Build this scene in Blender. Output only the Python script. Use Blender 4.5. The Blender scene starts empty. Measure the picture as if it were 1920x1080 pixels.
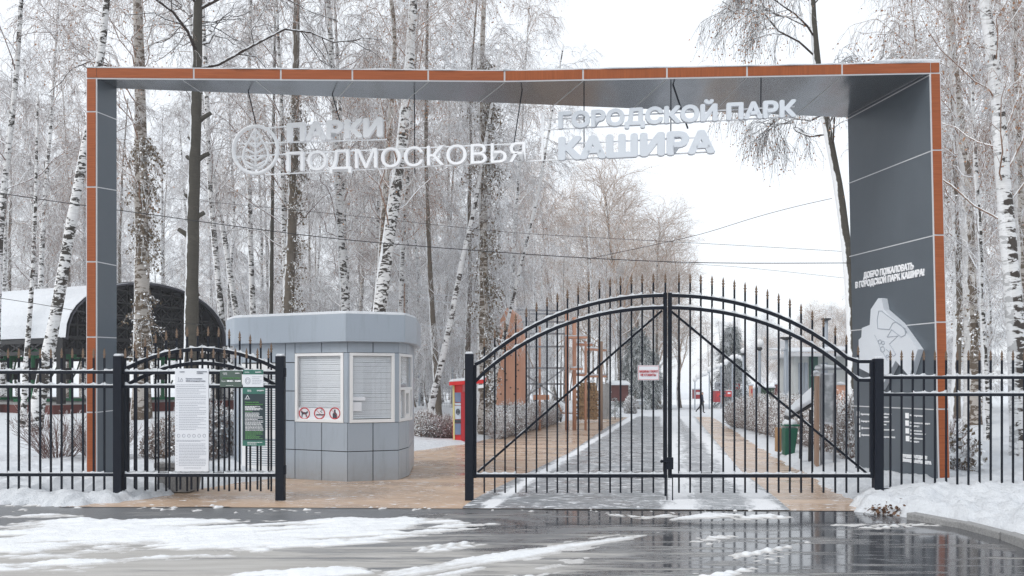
import bpy, math, random
import numpy as np
from mathutils import Vector, Matrix
random.seed(7)
rng = np.random.default_rng(11)
S = bpy.context.scene
COL = S.collection
R = math.radians

# ---------------------------------------------------------------- camera, sky, sun
F, CX, HY, EYE = 1600.0, 960.0, 712.0, 1.65
cam = bpy.data.cameras.new("camera"); cam.lens = 30.0; cam.sensor_width = 36.0
cam.shift_y = (HY - 540) / 1920; cam.clip_end = 3000; cam.clip_start = 0.05
co = bpy.data.objects.new("camera", cam); COL.objects.link(co)
co.location = (0, 0, EYE); co.rotation_euler = (R(90), 0, 0)
S.camera = co
S.view_settings.view_transform = 'Standard'; S.view_settings.look = 'None'
S.view_settings.exposure = 0.67; S.view_settings.gamma = 1
SUN_EL, SUN_AZ = R(42), R(236)
w = bpy.data.worlds.new("World"); S.world = w; w.use_nodes = True
nt = w.node_tree; nt.nodes.clear()
sky = nt.nodes.new('ShaderNodeTexSky'); sky.sky_type = 'NISHITA'; sky.sun_disc = False
sky.sun_elevation = SUN_EL; sky.sun_rotation = SUN_AZ; sky.air_density = 1; sky.dust_density = 2
hs = nt.nodes.new('ShaderNodeHueSaturation'); hs.inputs['Saturation'].default_value = 0.40
mx = nt.nodes.new('ShaderNodeMix'); mx.data_type = 'RGBA'; mx.inputs['Factor'].default_value = 0.72
mx.inputs['B'].default_value = (8.05, 8.4, 8.8, 1)
bg = nt.nodes.new('ShaderNodeBackground'); bg.inputs['Strength'].default_value = 0.1
wo = nt.nodes.new('ShaderNodeOutputWorld')
nt.links.new(sky.outputs[0], hs.inputs['Color']); nt.links.new(hs.outputs[0], mx.inputs['A'])
nt.links.new(mx.outputs['Result'], bg.inputs['Color']); nt.links.new(bg.outputs[0], wo.inputs['Surface'])
sl = bpy.data.lights.new("sun", 'SUN'); sl.energy = 0.85; sl.angle = R(25); sl.color = (1, .97, .93)
so = bpy.data.objects.new("sun", sl); COL.objects.link(so)
sd = Vector((math.sin(SUN_AZ) * math.cos(SUN_EL), math.cos(SUN_AZ) * math.cos(SUN_EL), math.sin(SUN_EL)))
so.rotation_euler = sd.to_track_quat('Z', 'Y').to_euler(); so.location = (0, -10, 30)
cy = S.cycles
cy.max_bounces = 6; cy.diffuse_bounces = 4; cy.glossy_bounces = 3; cy.transmission_bounces = 3
cy.transparent_max_bounces = 12; cy.volume_bounces = 1; cy.use_denoising = True; cy.denoising_prefilter = 'NONE'; cy.denoising_input_passes = 'RGB_ALBEDO_NORMAL'
cy.caustics_reflective = False; cy.caustics_refractive = False; cy.sample_clamp_indirect = 6

# ---------------------------------------------------------------- placing helpers
def sm(a, b, x):
    t = np.clip((np.asarray(x, float) - a) / (b - a), 0, 1); return t * t * (3 - 2 * t)
def gz(y):
    y = np.asarray(y, float); return -0.019 * (np.clip(y, 11.7, 110) - 11.7)
def at(px, py, Y): return Vector(((px - CX) * Y / F, Y, EYE - (py - HY) * Y / F))
def gY(py): return (EYE + 0.019 * -11.7) / ((py - HY) / F - 0.019) if py < 938 else EYE * F / (py - HY)
def gp(px, py):
    Y = gY(py); return ((px - CX) * Y / F, Y)
def hit(px, py, p, n):
    d = Vector(((px - CX) / F, 1, -(py - HY) / F)); o = Vector((0, 0, EYE))
    return o + d * ((p - o).dot(n) / d.dot(n))
def vnoise(x, y, seed=0):
    xi = np.floor(x).astype(np.int64); yi = np.floor(y).astype(np.int64)
    fx = x - xi; fy = y - yi; fx = fx * fx * (3 - 2 * fx); fy = fy * fy * (3 - 2 * fy)
    def h(a, b):
        n = (a * 374761393 + b * 668265263 + seed * 1442695041) & 0x7fffffff
        n = ((n ^ (n >> 13)) * 1274126177) & 0x7fffffff
        return ((n ^ (n >> 16)) & 0xffff) / 65535.0
    return (h(xi, yi) * (1 - fx) + h(xi + 1, yi) * fx) * (1 - fy) + (h(xi, yi + 1) * (1 - fx) + h(xi + 1, yi + 1) * fx) * fy
def fbm(x, y, seed=0, o=4):
    v = 0; a = .5
    for i in range(o):
        v = v + a * (vnoise(x, y, seed + i) - .5); x = x * 2.03; y = y * 2.03; a *= .55
    return v * 2
def sdpoly(x, y, P):
    P = np.array(P, float); d = np.full(x.shape, 1e9); ins = np.zeros(x.shape, bool)
    for i in range(len(P)):
        a = P[i]; b = P[(i + 1) % len(P)]; e = b - a
        wx = x - a[0]; wy = y - a[1]
        t = np.clip((wx * e[0] + wy * e[1]) / (e @ e + 1e-12), 0, 1)
        d = np.minimum(d, (wx - t * e[0]) ** 2 + (wy - t * e[1]) ** 2)
        c = ((a[1] > y) != (b[1] > y)) & (x < (b[0] - a[0]) * (y - a[1]) / (b[1] - a[1] + 1e-12) + a[0])
        ins ^= c
    d = np.sqrt(d); return np.where(ins, d, -d)

# ---------------------------------------------------------------- material helper
class NT:
    def __init__(s, name):
        s.m = bpy.data.materials.new(name); s.m.use_nodes = True; s.t = s.m.node_tree
        s.b = s.t.nodes['Principled BSDF']; s.out = s.t.nodes['Material Output']
    def n(s, ty, **k):
        o = s.t.nodes.new('ShaderNode' + ty)
        for a, v in k.items():
            if a in o.bl_rna.properties: setattr(o, a, v)
        for a, v in k.items():
            if a not in o.bl_rna.properties: o.inputs[a.replace('_', ' ')].default_value = v
        return o
    def l(s, a, b): s.t.links.new(a, b)
    def coord(s, scale=(1, 1, 1), rot=(0, 0, 0), kind='Object'):
        c = s.n('TexCoord'); m = s.n('Mapping'); m.inputs['Scale'].default_value = scale; m.inputs['Rotation'].default_value = rot
        s.l(c.outputs[kind], m.inputs['Vector']); return m.outputs[0]
    def noise(s, vec, scale, detail=4, rough=.55, dist=0):
        o = s.n('TexNoise'); o.inputs['Scale'].default_value = scale; o.inputs['Detail'].default_value = detail
        o.inputs['Roughness'].default_value = rough; o.inputs['Distortion'].default_value = dist
        if vec is not None: s.l(vec, o.inputs['Vector'])
        return o.outputs['Fac']
    def ramp(s, fac, a, b, c0=(0, 0, 0, 1), c1=(1, 1, 1, 1)):
        o = s.n('ValToRGB'); e = o.color_ramp.elements; e[0].position = a; e[1].position = b; e[0].color = c0; e[1].color = c1
        s.l(fac, o.inputs[0]); return o.outputs[0]
    def mix(s, fac, a, b):
        o = s.n('Mix', data_type='RGBA')
        for v, k in ((fac, 'Factor'), (a, 'A'), (b, 'B')):
            if hasattr(v, 'links'): s.l(v, o.inputs[k])
            else: o.inputs[k].default_value = v if k == 'Factor' else (*v[:3], 1)
        return o.outputs['Result']
    def math(s, op, a, b=0.0, clamp=False):
        o = s.n('Math', operation=op); o.use_clamp = clamp
        for i, v in enumerate((a, b)):
            if hasattr(v, 'links'): s.l(v, o.inputs[i])
            else: o.inputs[i].default_value = v
        return o.outputs[0]
    def bump(s, h, strength=.3, dist=.02):
        o = s.n('Bump'); o.inputs['Strength'].default_value = strength; o.inputs['Distance'].default_value = dist
        s.l(h, o.inputs['Height']); s.l(o.outputs[0], s.b.inputs['Normal'])
    def set(s, **k):
        for a, v in k.items():
            i = s.b.inputs[a.replace('_', ' ')]
            if hasattr(v, 'links'): s.l(v, i)
            else: i.default_value = (*v[:3], 1) if isinstance(v, tuple) else v
        return s.m
    def axis(s, vec):
        o = s.n('SeparateXYZ'); s.l(vec, o.inputs[0]); return o.outputs
    def normal(s):
        g = s.n('NewGeometry'); return s.axis(g.outputs['Normal'])

M = {}
def flat(name, c, rough=.5, metal=0, var=.12, scale=6, bump=0, bscale=40, stretch=(1, 1, 1), spec=.5):
    k = NT(name); v = k.coord(stretch); f = k.noise(v, scale)
    col = k.mix(f, tuple(x * (1 - var) for x in c), tuple(min(1, x * (1 + var)) for x in c))
    k.set(Base_Color=col, Metallic=metal, Specular_IOR_Level=spec)
    k.set(Roughness=k.math('ADD', k.math('MULTIPLY', f, .15), rough - .07))
    if bump: k.bump(k.noise(v, bscale), bump)
    M[name] = k.m; return k.m

def snowmat():
    k = NT('snow'); v = k.coord(); f = k.noise(v, 3, 6)
    k.set(Base_Color=k.mix(f, (.62, .65, .69), (.745, .765, .79)), Roughness=.65, Specular_IOR_Level=.25,
          Subsurface_Weight=0.0)
    k.bump(k.noise(v, 14, 7, .7), .9, .05); M['snow'] = k.m
snowmat()
def snowy(name, dark, var, thr, soft=.25, side=0.0, bias=0.0, snowc=(.86, .88, .90), nscale=6, rough=.8):
    """a surface with snow lying on it where it faces up (and on the windward side)"""
    k = NT(name); v = k.coord(); f = k.noise(v, nscale, 3); n = k.normal()
    d = k.math('ADD', k.math('ADD', n[2], bias), k.math('MULTIPLY', k.math('SUBTRACT', f, .5), 2.2))
    if side: d = k.math('MAXIMUM', d, k.math('ADD', k.math('MULTIPLY', n[0], -side), k.math('MULTIPLY', k.math('SUBTRACT', f, .5), 2.2)))
    s = k.ramp(d, max(0, thr), min(1, thr + soft))
    f2 = k.noise(v, nscale * 2.7, 2)
    k.set(Base_Color=k.mix(s, k.mix(f2, dark, var), snowc), Roughness=rough, Specular_IOR_Level=.2)
    M[name] = k.m
snowy('twig', (.085, .052, .045), (.28, .185, .155), .0, .35, bias=.22)
snowy('twig_brown', (.13, .068, .046), (.42, .27, .19), .0, .35, bias=.12)
snowy('twig_tan', (.26, .155, .09), (.54, .37, .25), .0, .35, bias=.15)
snowy('twig_frost', (.17, .13, .115), (.36, .295, .27), 0.0, .3, bias=.5, snowc=(.82, .84, .87))
snowy('twig_dark', (.022, .018, .016), (.085, .06, .05), .02, .25)
snowy('leaf', (.33, .16, .085), (.52, .31, .19), .45, .3, nscale=14)
snowy('leaf_olive', (.10, .078, .052), (.26, .20, .135), .12, .3, nscale=9)
snowy('frost_leaf', (.20, .17, .15), (.36, .32, .30), .0, .3, bias=.3, nscale=9)
snowy('hedge_leaf', (.17, .12, .095), (.32, .235, .185), .02, .3, bias=.12, nscale=9)
snowy('needle', (.02, .045, .035), (.045, .075, .06), .12, .3, nscale=5)
def bark(name, light, dark, marks, scale=1.0, side=.0, thr=.46):
    k = NT(name); v = k.coord((4.5 * scale, 4.5 * scale, 12 * scale)); f = k.noise(v, 1.0, 5, .62, .6)
    v2 = k.coord((1, 1, 1)); f2 = k.noise(v2, 1.6, 4); f3 = k.noise(k.coord((6, 6, 50)), 1.0, 3)
    t = k.math('ADD', f, k.math('MULTIPLY', k.math('SUBTRACT', f2, .5), .55))
    zf = k.axis(v2)
    zr_ = k.n('MapRange'); zr_.inputs['From Min'].default_value = 0; zr_.inputs['From Max'].default_value = 9; zr_.inputs['To Min'].default_value = .05; zr_.inputs['To Max'].default_value = -.01; k.l(zf[2], zr_.inputs['Value'])
    t = k.math('ADD', t, zr_.outputs[0]); mk = k.ramp(t, thr + .06, thr + .09)
    lt = k.mix(k.ramp(f3, .35, .7), light, tuple(c * .78 for c in light))
    c = k.mix(mk, lt, k.mix(f2, dark, marks))
    n = k.normal()
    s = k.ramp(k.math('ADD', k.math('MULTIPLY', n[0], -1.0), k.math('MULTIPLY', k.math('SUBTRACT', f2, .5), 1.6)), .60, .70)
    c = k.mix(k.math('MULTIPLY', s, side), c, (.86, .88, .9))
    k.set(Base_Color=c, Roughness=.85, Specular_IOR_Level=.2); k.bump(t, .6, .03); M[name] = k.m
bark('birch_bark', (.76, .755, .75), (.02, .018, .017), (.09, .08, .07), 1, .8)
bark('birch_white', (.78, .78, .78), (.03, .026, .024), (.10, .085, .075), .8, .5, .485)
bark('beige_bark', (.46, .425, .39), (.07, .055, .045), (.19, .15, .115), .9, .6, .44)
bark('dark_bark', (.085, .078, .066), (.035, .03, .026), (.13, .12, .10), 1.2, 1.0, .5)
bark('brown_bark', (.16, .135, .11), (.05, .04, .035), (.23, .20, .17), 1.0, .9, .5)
flat('iron', (.007, .010, .018), .58, .0, .3, 30, .15, 120, spec=.2)
flat('bronze', (.15, .10, .068), .55, .2, .4, 40)
flat('letter_shade_map_grey', (.66, .70, .75), .5, 0, .03)  # shade on the right-hand letters put into the colour; also the map's grey
flat('alu', (.62, .63, .65), .45, .1, .04)
flat('white_pvc', (.80, .80, .80), .35, 0, .03)
flat('letter_white', (.92, .93, .95), .45, 0, .03)
flat('dark_gap', (.03, .035, .04), .7)
flat('blind', (.80, .81, .82), .6, 0, .05)
flat('interior', (.6, .6, .6), .8)
flat('log_end', (.30, .19, .10), .85, 0, .8, 9)
flat('grey_wood', (.40, .40, .40), .85, 0, .2)
flat('black', (.012, .012, .014), .5)
flat('concrete', (.33, .33, .33), .85, 0, .5, 60, .4, 90)
flat('granite', (.27, .27, .27), .8, 0, .6, 45, .3, 80)
flat('brick_kerb', (.10, .028, .024), .8, 0, .3)
flat('green_paint', (.01, .18, .07), .4, 0, .15)
flat('green_metal', (.008, .09, .055), .45, 0, .2)
flat('dark_green', (.014, .045, .022), .5, 0, .2)
flat('red_paint', (.62, .022, .022), .35, 0, .1)
flat('red_deep', (.42, .02, .03), .5, 0, .2)
flat('grey_paint', (.33, .37, .42), .4, 0, .06)
flat('pale_wall', (.55, .57, .56), .7, 0, .1)
flat('teal_panel', (.04, .11, .09), .6, 0, .1)
flat('orange_wood', (.60, .315, .21), .7, 0, .3, 4, .3, 30, (1, 1, .15))
flat('brown_wood', (.30, .20, .145), .75, 0, .35, 5, .3, 30, (1, 1, .15))
flat('bench_wood', (.50, .22, .10), .6, 0, .25, 6, 0, 10, (.2, 1, 1))
flat('rope', (.34, .27, .2), .9)
flat('steel', (.30, .31, .33), .45, .4, .1)
flat('roof_underside', (.075, .075, .09), .7)
flat('globe', (.78, .79, .80), .3, 0, .03)
flat('paper', (.74, .76, .80), .5, 0, .02)
flat('ink', (.30, .32, .37), .6)
flat('ink_dark', (.05, .06, .08), .6)
flat('ink_red', (.55, .05, .06), .6)
flat('ink_green', (.13, .34, .12), .6)
flat('board_green', (.075, .115, .095), .45, 0, .05)
flat('board_teal', (.035, .15, .115), .45, 0, .05)
flat('board_navy', (.018, .036, .045), .45, 0, .08)
flat('skin', (.5, .3, .22), .6)
flat('navy_cloth', (.018, .024, .05), .85)
flat('dark_cloth', (.014, .014, .017), .85)
flat('olive_cloth', (.03, .04, .022), .85)
flat('orange_cloth', (.55, .12, .03), .8)
flat('cardboard', (.35, .22, .12), .85)
flat('blue_graphic', (.16, .21, .32), .4, 0, .5, 2)
flat('pale_graphic', (.5, .55, .62), .4, 0, .25, 2)
flat('yellow_trim', (.62, .56, .25), .5)
def woodpanel(name, a, b, stretch):
    k = NT(name); v = k.coord(stretch); f = k.noise(v, 1, 6, .6, .4); g = k.noise(k.coord(), .9, 2)
    c = k.mix(k.ramp(f, .25, .75), a, b); c = k.mix(k.math('MULTIPLY', g, .3), c, (.25, .09, .042))
    k.set(Base_Color=c, Roughness=.42, Specular_IOR_Level=.22); M[name] = k.m
woodpanel('wood_across', (.24, .062, .020), (.41, .115, .040), (2.5, 2.5, 60))
woodpanel('wood_upright', (.235, .060, .017), (.41, .115, .036), (55, 55, 2.0))
def composite():
    k = NT('composite_panel'); v = k.coord(); f = k.mix(.45, k.noise(v, .8, 2), k.noise(k.coord((1, 1, .08)), 7, 6, .7))
    c = k.mix(f, (.100, .121, .143), (.120, .142, .164))
    k.set(Base_Color=c, Roughness=.32, Specular_IOR_Level=.6, Metallic=.25)
    k.bump(k.noise(v, 1.3, 2, .4), .35, .05); M['composite_panel'] = k.m
    k = NT('soffit_panel'); v = k.coord(); f = k.noise(v, .7, 3)
    k.set(Base_Color=k.mix(f, (.23, .25, .275), (.36, .385, .41)), Roughness=.20, Metallic=.85)
    k.bump(k.noise(k.coord((.9, .5, .9)), 1.0, 2, .4), .55, .12); M['soffit_panel'] = k.m
composite()
def boothpanel():
    k = NT('booth_panel'); v = k.coord(); f = k.noise(v, 1.2, 3); d = k.noise(k.coord((1, 1, .12)), 9, 6, .65)
    c = k.mix(f, (.335, .385, .445), (.365, .415, .475)); c = k.mix(k.ramp(d, .52, .78), c, (.285, .325, .37)); za = k.axis(v); lo = k.n('MapRange'); lo.inputs['From Min'].default_value = .38; lo.inputs['From Max'].default_value = -.02; k.l(za[2], lo.inputs['Value']); c = k.mix(k.math('MULTIPLY', k.math('MULTIPLY', lo.outputs[0], k.noise(v, 14, 6, .7)), 1.0), c, (.26, .24, .22))
    k.set(Base_Color=c, Roughness=.36, Specular_IOR_Level=.5); k.bump(k.noise(v, 1.7, 2, .4), .2, .03); M['booth_panel'] = k.m
boothpanel()
def glassmat():
    k = NT('glass'); t = k.n('BsdfTransparent'); t.inputs[0].default_value = (.96, .97, .98, 1)
    g = k.n('BsdfGlossy'); g.inputs['Roughness'].default_value = .02
    fr = k.n('LayerWeight'); fa = k.math('ADD', k.math('MULTIPLY', k.math('POWER', fr.outputs['Facing'], 4.0), .8), .03, True)
    x = k.n('MixShader'); k.l(fa, x.inputs[0]); k.l(t.outputs[0], x.inputs[1]); k.l(g.outputs[0], x.inputs[2])
    k.l(x.outputs[0], k.out.inputs['Surface']); M['glass'] = k.m
glassmat()
def asphalt():
    k = NT('wet_asphalt'); v = k.coord(); x = k.axis(v)
    fine = k.noise(v, 130, 3); mid = k.noise(v, 6, 5); big = k.noise(k.coord((.55, 1.3, 1)), 1.0, 5, .6, .4)
    # standing water gathers in the low right half of the crossing
    low = k.ramp(x[0], 0.0, 1.0); 
    lx = k.n('MapRange'); lx.inputs['From Min'].default_value = -3.0; lx.inputs['From Max'].default_value = 2.2
    k.l(x[0], lx.inputs['Value'])
    pud = k.math('ADD', big, k.math('MULTIPLY', k.math('SUBTRACT', lx.outputs[0], .55), .42))
    wet = k.ramp(pud, .48, .58)
    slv = k.coord((.32, 2.6, 1), (0, 0, R(-24))); sl_ = k.noise(slv, 1.7, 7, .68, .3)
    lfx = k.n('MapRange'); lfx.inputs['From Min'].default_value = 3.5; lfx.inputs['From Max'].default_value = -4.0; k.l(x[0], lfx.inputs['Value'])
    lfy = k.n('MapRange'); lfy.inputs['From Min'].default_value = 9.9; lfy.inputs['From Max'].default_value = 7.6; k.l(x[1], lfy.inputs['Value'])
    sl2 = k.math('ADD', sl_, k.math('SUBTRACT', k.math('MULTIPLY', k.math('MULTIPLY', lfx.outputs[0], lfy.outputs[0]), .34), .10))
    slush = k.ramp(sl2, .45, .62)
    base = k.mix(k.math('MULTIPLY', fine, .8), (.10, .103, .11), (.205, .21, .22))
    base = k.mix(mid, base, (.145, .149, .157))
    base = k.mix(wet, base, (.07, .073, .08))
    sc = k.mix(k.noise(slv, 3.5, 6), (.27, .25, .225), (.60, .59, .57))
    c = k.mix(k.math('MULTIPLY', slush, .85), base, sc)
    ro = k.math('ADD', k.math('MULTIPLY', k.math('SUBTRACT', 1.0, wet), .24), .085)
    ro = k.math('ADD', ro, k.math('MULTIPLY', slush, .4), True)
    k.set(Base_Color=c, Roughness=ro, Specular_IOR_Level=.5)
    hgt = k.math('ADD', k.math('MULTIPLY', k.math('MULTIPLY', fine, k.math('SUBTRACT', 1.03, wet)), .35), k.math('MULTIPLY', slush, .8))
    rip = k.math('MULTIPLY', k.noise(k.coord((1.2, 3.5, 1)), 3.0, 3), .07)
    k.bump(k.math('ADD', hgt, rip), .35, .02); M['wet_asphalt'] = k.m
asphalt()
def pavers(name, a, b, joint, w, h, wet=.3, snow=.0, ex=1.0, tracks=False, jm=.006):
    k = NT(name); v = k.coord(); br = k.n('TexBrick'); k.l(v, br.inputs['Vector'])
    br.inputs['Scale'].default_value = 1; br.inputs['Brick Width'].default_value = w; br.inputs['Row Height'].default_value = h
    br.inputs['Mortar Size'].default_value = jm; br.inputs['Color1'].default_value = (*a, 1); br.inputs['Color2'].default_value = (*b, 1)
    br.inputs['Mortar'].default_value = (*joint, 1); br.inputs['Mortar Smooth'].default_value = .3
    st = k.noise(k.coord((.8, 1.2, 1)), 1.4, 6, .6); fine = k.noise(v, 60, 3)
    c = k.mix(k.ramp(st, .3, .75), br.outputs['Color'], tuple(x * .62 for x in a))
    c = k.mix(k.math('MULTIPLY', fine, .35), c, tuple(x * 1.35 for x in b))
    fl = k.noise(k.coord((1, 2.2, 1), (0, 0, R(8))), 4.5, 7, .7, .3)
    x = k.axis(v); s = k.ramp(fl, .66 - snow, .70 - snow)
    if tracks:
        fr = k.n('MapRange'); fr.inputs['From Min'].default_value = 14; fr.inputs['From Max'].default_value = 55; k.l(x[1], fr.inputs['Value'])
        wv = k.noise(k.coord((2.4, .10, 1)), 1.0, 4, .6); nf = k.noise(k.coord((2.5, .8, 1)), 1.6, 6, .7)
        def band(c0, w0):
            d = k.math('ABSOLUTE', k.math('SUBTRACT', x[0], c0)); return k.math('SUBTRACT', 1.0, k.math('DIVIDE', d, w0), False)
        bb = k.math('MAXIMUM', band(.55, .42), band(1.62, .34)); bb = k.math('MAXIMUM', bb, band(-1.9, .18))
        t = k.math('ADD', k.math('MULTIPLY', bb, .40), k.math('MULTIPLY', nf, 1.0))
        t = k.math('ADD', t, k.math('MULTIPLY', k.math('SUBTRACT', wv, .5), .5))
        t = k.math('ADD', t, k.math('MULTIPLY', fr.outputs[0], .45))
        s = k.math('MAXIMUM', s, k.ramp(t, .60, .78))
    sc = k.mix(fine, (.66, .68, .71), (.85, .86, .88))
    c = k.mix(s, c, sc)
    wt = k.noise(k.coord((.5, 1, 1)), 1.1, 4); ro = k.math('ADD', k.math('MULTIPLY', k.ramp(wt, .35, .65), .35), wet - .12)
    ro = k.math('ADD', ro, k.math('MULTIPLY', s, .45), True)
    k.set(Base_Color=c, Roughness=ro, Specular_IOR_Level=.45)
    k.bump(k.math('ADD', k.math('MULTIPLY', br.outputs['Fac'], -.25), k.math('ADD', k.math('MULTIPLY', fine, .3), k.math('MULTIPLY', s, 1.2))), .35, .012)
    M[name] = k.m
pavers('brown_pavers', (.50, .355, .25), (.59, .43, .31), (.45, .32, .225), .2, .1, .25, .07, jm=.003)
pavers('grey_pavers', (.215, .23, .25), (.28, .295, .315), (.10, .105, .11), .22, .22, .29, .12, tracks=True)

# ---------------------------------------------------------------- mesh helpers
UP = Vector((0, 0, 1))
class MB:
    def __init__(s): s.v = []; s.f = []; s.m = []; s.k = 0
    def add(s, vs, fs):
        b = len(s.v); s.v += [tuple(v) for v in vs]; s.f += [tuple(i + b for i in f) for f in fs]; s.m += [s.k] * len(fs); return s
    def box(s, c, d, rz=0.0, mat=None):
        c = Vector(c); x, y, z = (q / 2 for q in d)
        P = [Vector((a * x, b * y, e * z)) for e in (-1, 1) for a, b in ((-1, -1), (1, -1), (1, 1), (-1, 1))]
        m = mat or Matrix.Rotation(rz, 3, 'Z')
        return s.add([c + m @ p for p in P], [(3, 2, 1, 0), (4, 5, 6, 7), (0, 1, 5, 4), (1, 2, 6, 5), (2, 3, 7, 6), (3, 0, 4, 7)])
    def bar(s, p, q, w, h, up=UP):
        p = Vector(p); q = Vector(q); d = (q - p); L = d.length
        if L < 1e-6: return s
        d /= L
        if abs(d.dot(up)) > .98: up = Vector((0, 1, 0))
        x = d.cross(up).normalized(); z = x.cross(d)
        m = Matrix((x, d, z)).transposed()
        return s.box((p + q) / 2, (w, L, h), mat=m)
    def prism(s, pts, t):
        n = len(pts); t = Vector(t); P = [Vector(p) for p in pts]; Q = [p + t for p in P]
        nn = Vector((0, 0, 0))
        for i in range(n): nn += P[i].cross(P[(i + 1) % n])
        if nn.dot(t) > 0: P.reverse(); Q.reverse()
        return s.add(P + Q, [tuple(range(n)), tuple(range(2 * n - 1, n - 1, -1))] + [(i, i + n, (i + 1) % n + n, (i + 1) % n) for i in range(n)])
    def tube(s, pts, r, n=8, cap=True):
        pts = [Vector(p) for p in pts]; N = len(pts)
        rs = r if isinstance(r, (list, tuple)) else [r] * N
        vs = []; x = None
        for i, p in enumerate(pts):
            d = (pts[min(i + 1, N - 1)] - pts[max(i - 1, 0)]).normalized()
            if x is None: x = d.orthogonal().normalized()
            x = (x - d * x.dot(d)); x = x.normalized() if x.length > 1e-6 else d.orthogonal().normalized()
            y = d.cross(x)
            for j in range(n):
                a = 2 * math.pi * j / n; vs.append(p + (x * math.cos(a) + y * math.sin(a)) * rs[i])
        fs = [(i * n + j, i * n + (j + 1) % n, (i + 1) * n + (j + 1) % n, (i + 1) * n + j) for i in range(N - 1) for j in range(n)]
        if cap: fs += [tuple(range(n - 1, -1, -1)), tuple((N - 1) * n + j for j in range(n))]
        return s.add(vs, fs)
    def lathe(s, c, prof, n=12):
        c = Vector(c); vs = []; N = len(prof)
        for r, z in prof:
            for j in range(n): a = 2 * math.pi * j / n; vs.append(c + Vector((r * math.cos(a), r * math.sin(a), z)))
        fs = [(i * n + j, i * n + (j + 1) % n, (i + 1) * n + (j + 1) % n, (i + 1) * n + j) for i in range(N - 1) for j in range(n)]
        fs += [tuple(range(n - 1, -1, -1)), tuple((N - 1) * n + j for j in range(n))]
        return s.add(vs, fs)
    def ball(s, c, r, n=12, m=8, sq=(1, 1, 1)):
        c = Vector(c); vs = [c + Vector((0, 0, -r * sq[2]))]
        for i in range(1, m):
            t = -math.pi / 2 + math.pi * i / m
            for j in range(n):
                a = 2 * math.pi * j / n; vs.append(c + Vector((r * sq[0] * math.cos(t) * math.cos(a), r * sq[1] * math.cos(t) * math.sin(a), r * sq[2] * math.sin(t))))
        vs.append(c + Vector((0, 0, r * sq[2]))); L = len(vs) - 1
        fs = [(0, 1 + (j + 1) % n, 1 + j) for j in range(n)]
        fs += [(1 + i * n + j, 1 + i * n + (j + 1) % n, 1 + (i + 1) * n + (j + 1) % n, 1 + (i + 1) * n + j) for i in range(m - 2) for j in range(n)]
        fs += [(L, 1 + (m - 2) * n + j, 1 + (m - 2) * n + (j + 1) % n) for j in range(n)]
        return s.add(vs, fs)
    def build(s, name, mats, parent=None, bevel=0, smooth=False, loc=None):
        me = bpy.data.meshes.new(name)
        vs = s.v
        if parent is not None: lo = parent_origin(parent)
        else: lo = Vector(loc) if loc is not None else Vector((0, 0, 0))
        vs = [(v[0] - lo[0], v[1] - lo[1], v[2] - lo[2]) for v in vs]
        me.from_pydata(vs, [], s.f)
        for m in (mats if isinstance(mats, (list, tuple)) else [mats]): me.materials.append(M[m] if isinstance(m, str) else m)
        me.polygons.foreach_set('material_index', s.m)
        if smooth: me.polygons.foreach_set('use_smooth', [True] * len(s.f))
        me.update()
        o = bpy.data.objects.new(name, me); COL.objects.link(o)
        if parent is not None: o.parent = parent
        else: o.location = lo
        if bevel:
            b = o.modifiers.new('bevel', 'BEVEL'); b.width = bevel; b.segments = 2; b.limit_method = 'ANGLE'
        return o
def parent_origin(o):
    v = Vector((0, 0, 0))
    while o is not None: v += Vector(o.location); o = o.parent
    return v
def tag(o, label=None, cat=None, group=None, kind=None):
    if label: o['label'] = label
    if cat: o['category'] = cat
    if group: o['group'] = group
    if kind: o['kind'] = kind
    return o
def thing(name, label, cat, loc=(0, 0, 0), group=None):
    o = bpy.data.objects.new(name, None); COL.objects.link(o); o.location = loc; o.empty_display_size = .1
    return tag(o, label, cat, group)
def npmesh(name, V, Fq, mat, mi=None, smooth=False):
    me = bpy.data.meshes.new(name); V = np.asarray(V, np.float32); Fq = np.asarray(Fq, np.int32); n, k = Fq.shape
    me.vertices.add(len(V)); me.vertices.foreach_set('co', V.ravel())
    me.loops.add(n * k); me.loops.foreach_set('vertex_index', Fq.ravel())
    me.polygons.add(n); me.polygons.foreach_set('loop_start', np.arange(0, n * k, k, dtype=np.int32))
    me.polygons.foreach_set('loop_total', np.full(n, k, np.int32))
    for m in (mat if isinstance(mat, (list, tuple)) else [mat]): me.materials.append(M[m])
    if mi is not None: me.polygons.foreach_set('material_index', np.asarray(mi, np.int32))
    if smooth: me.polygons.foreach_set('use_smooth', np.ones(n, bool))
    me.update(calc_edges=True); me.validate(); return me
def link(name, me, parent=None, loc=None):
    o = bpy.data.objects.new(name, me); COL.objects.link(o)
    if parent is not None: o.parent = parent
    if loc is not None: o.location = loc
    return o
def grid(xs, ys, zf):
    X, Y = np.meshgrid(xs, ys); Z = zf(X, Y); nx, ny = len(xs), len(ys)
    i = np.arange(nx * ny).reshape(ny, nx); Q = np.stack([i[:-1, :-1], i[:-1, 1:], i[1:, 1:], i[1:, :-1]], -1).reshape(-1, 4)
    return np.stack([X, Y, Z], -1).reshape(-1, 3), Q
FONT = {}
def textmesh(body):
    if body not in FONT:
        c = bpy.data.curves.new('lettering', 'FONT'); c.body = body; c.extrude = .5; c.resolution_u = 2 if len(body) > 16 else 3
        o = bpy.data.objects.new('lettering', c); COL.objects.link(o); bpy.context.view_layer.update()
        me = bpy.data.meshes.new_from_object(o.evaluated_get(bpy.context.evaluated_depsgraph_get()))
        bpy.data.objects.remove(o); bpy.data.curves.remove(c)
        V = np.array([v.co[:] for v in me.vertices]); FONT[body] = (V, [tuple(p.vertices) for p in me.polygons]); bpy.data.meshes.remove(me)
    return FONT[body]
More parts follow.
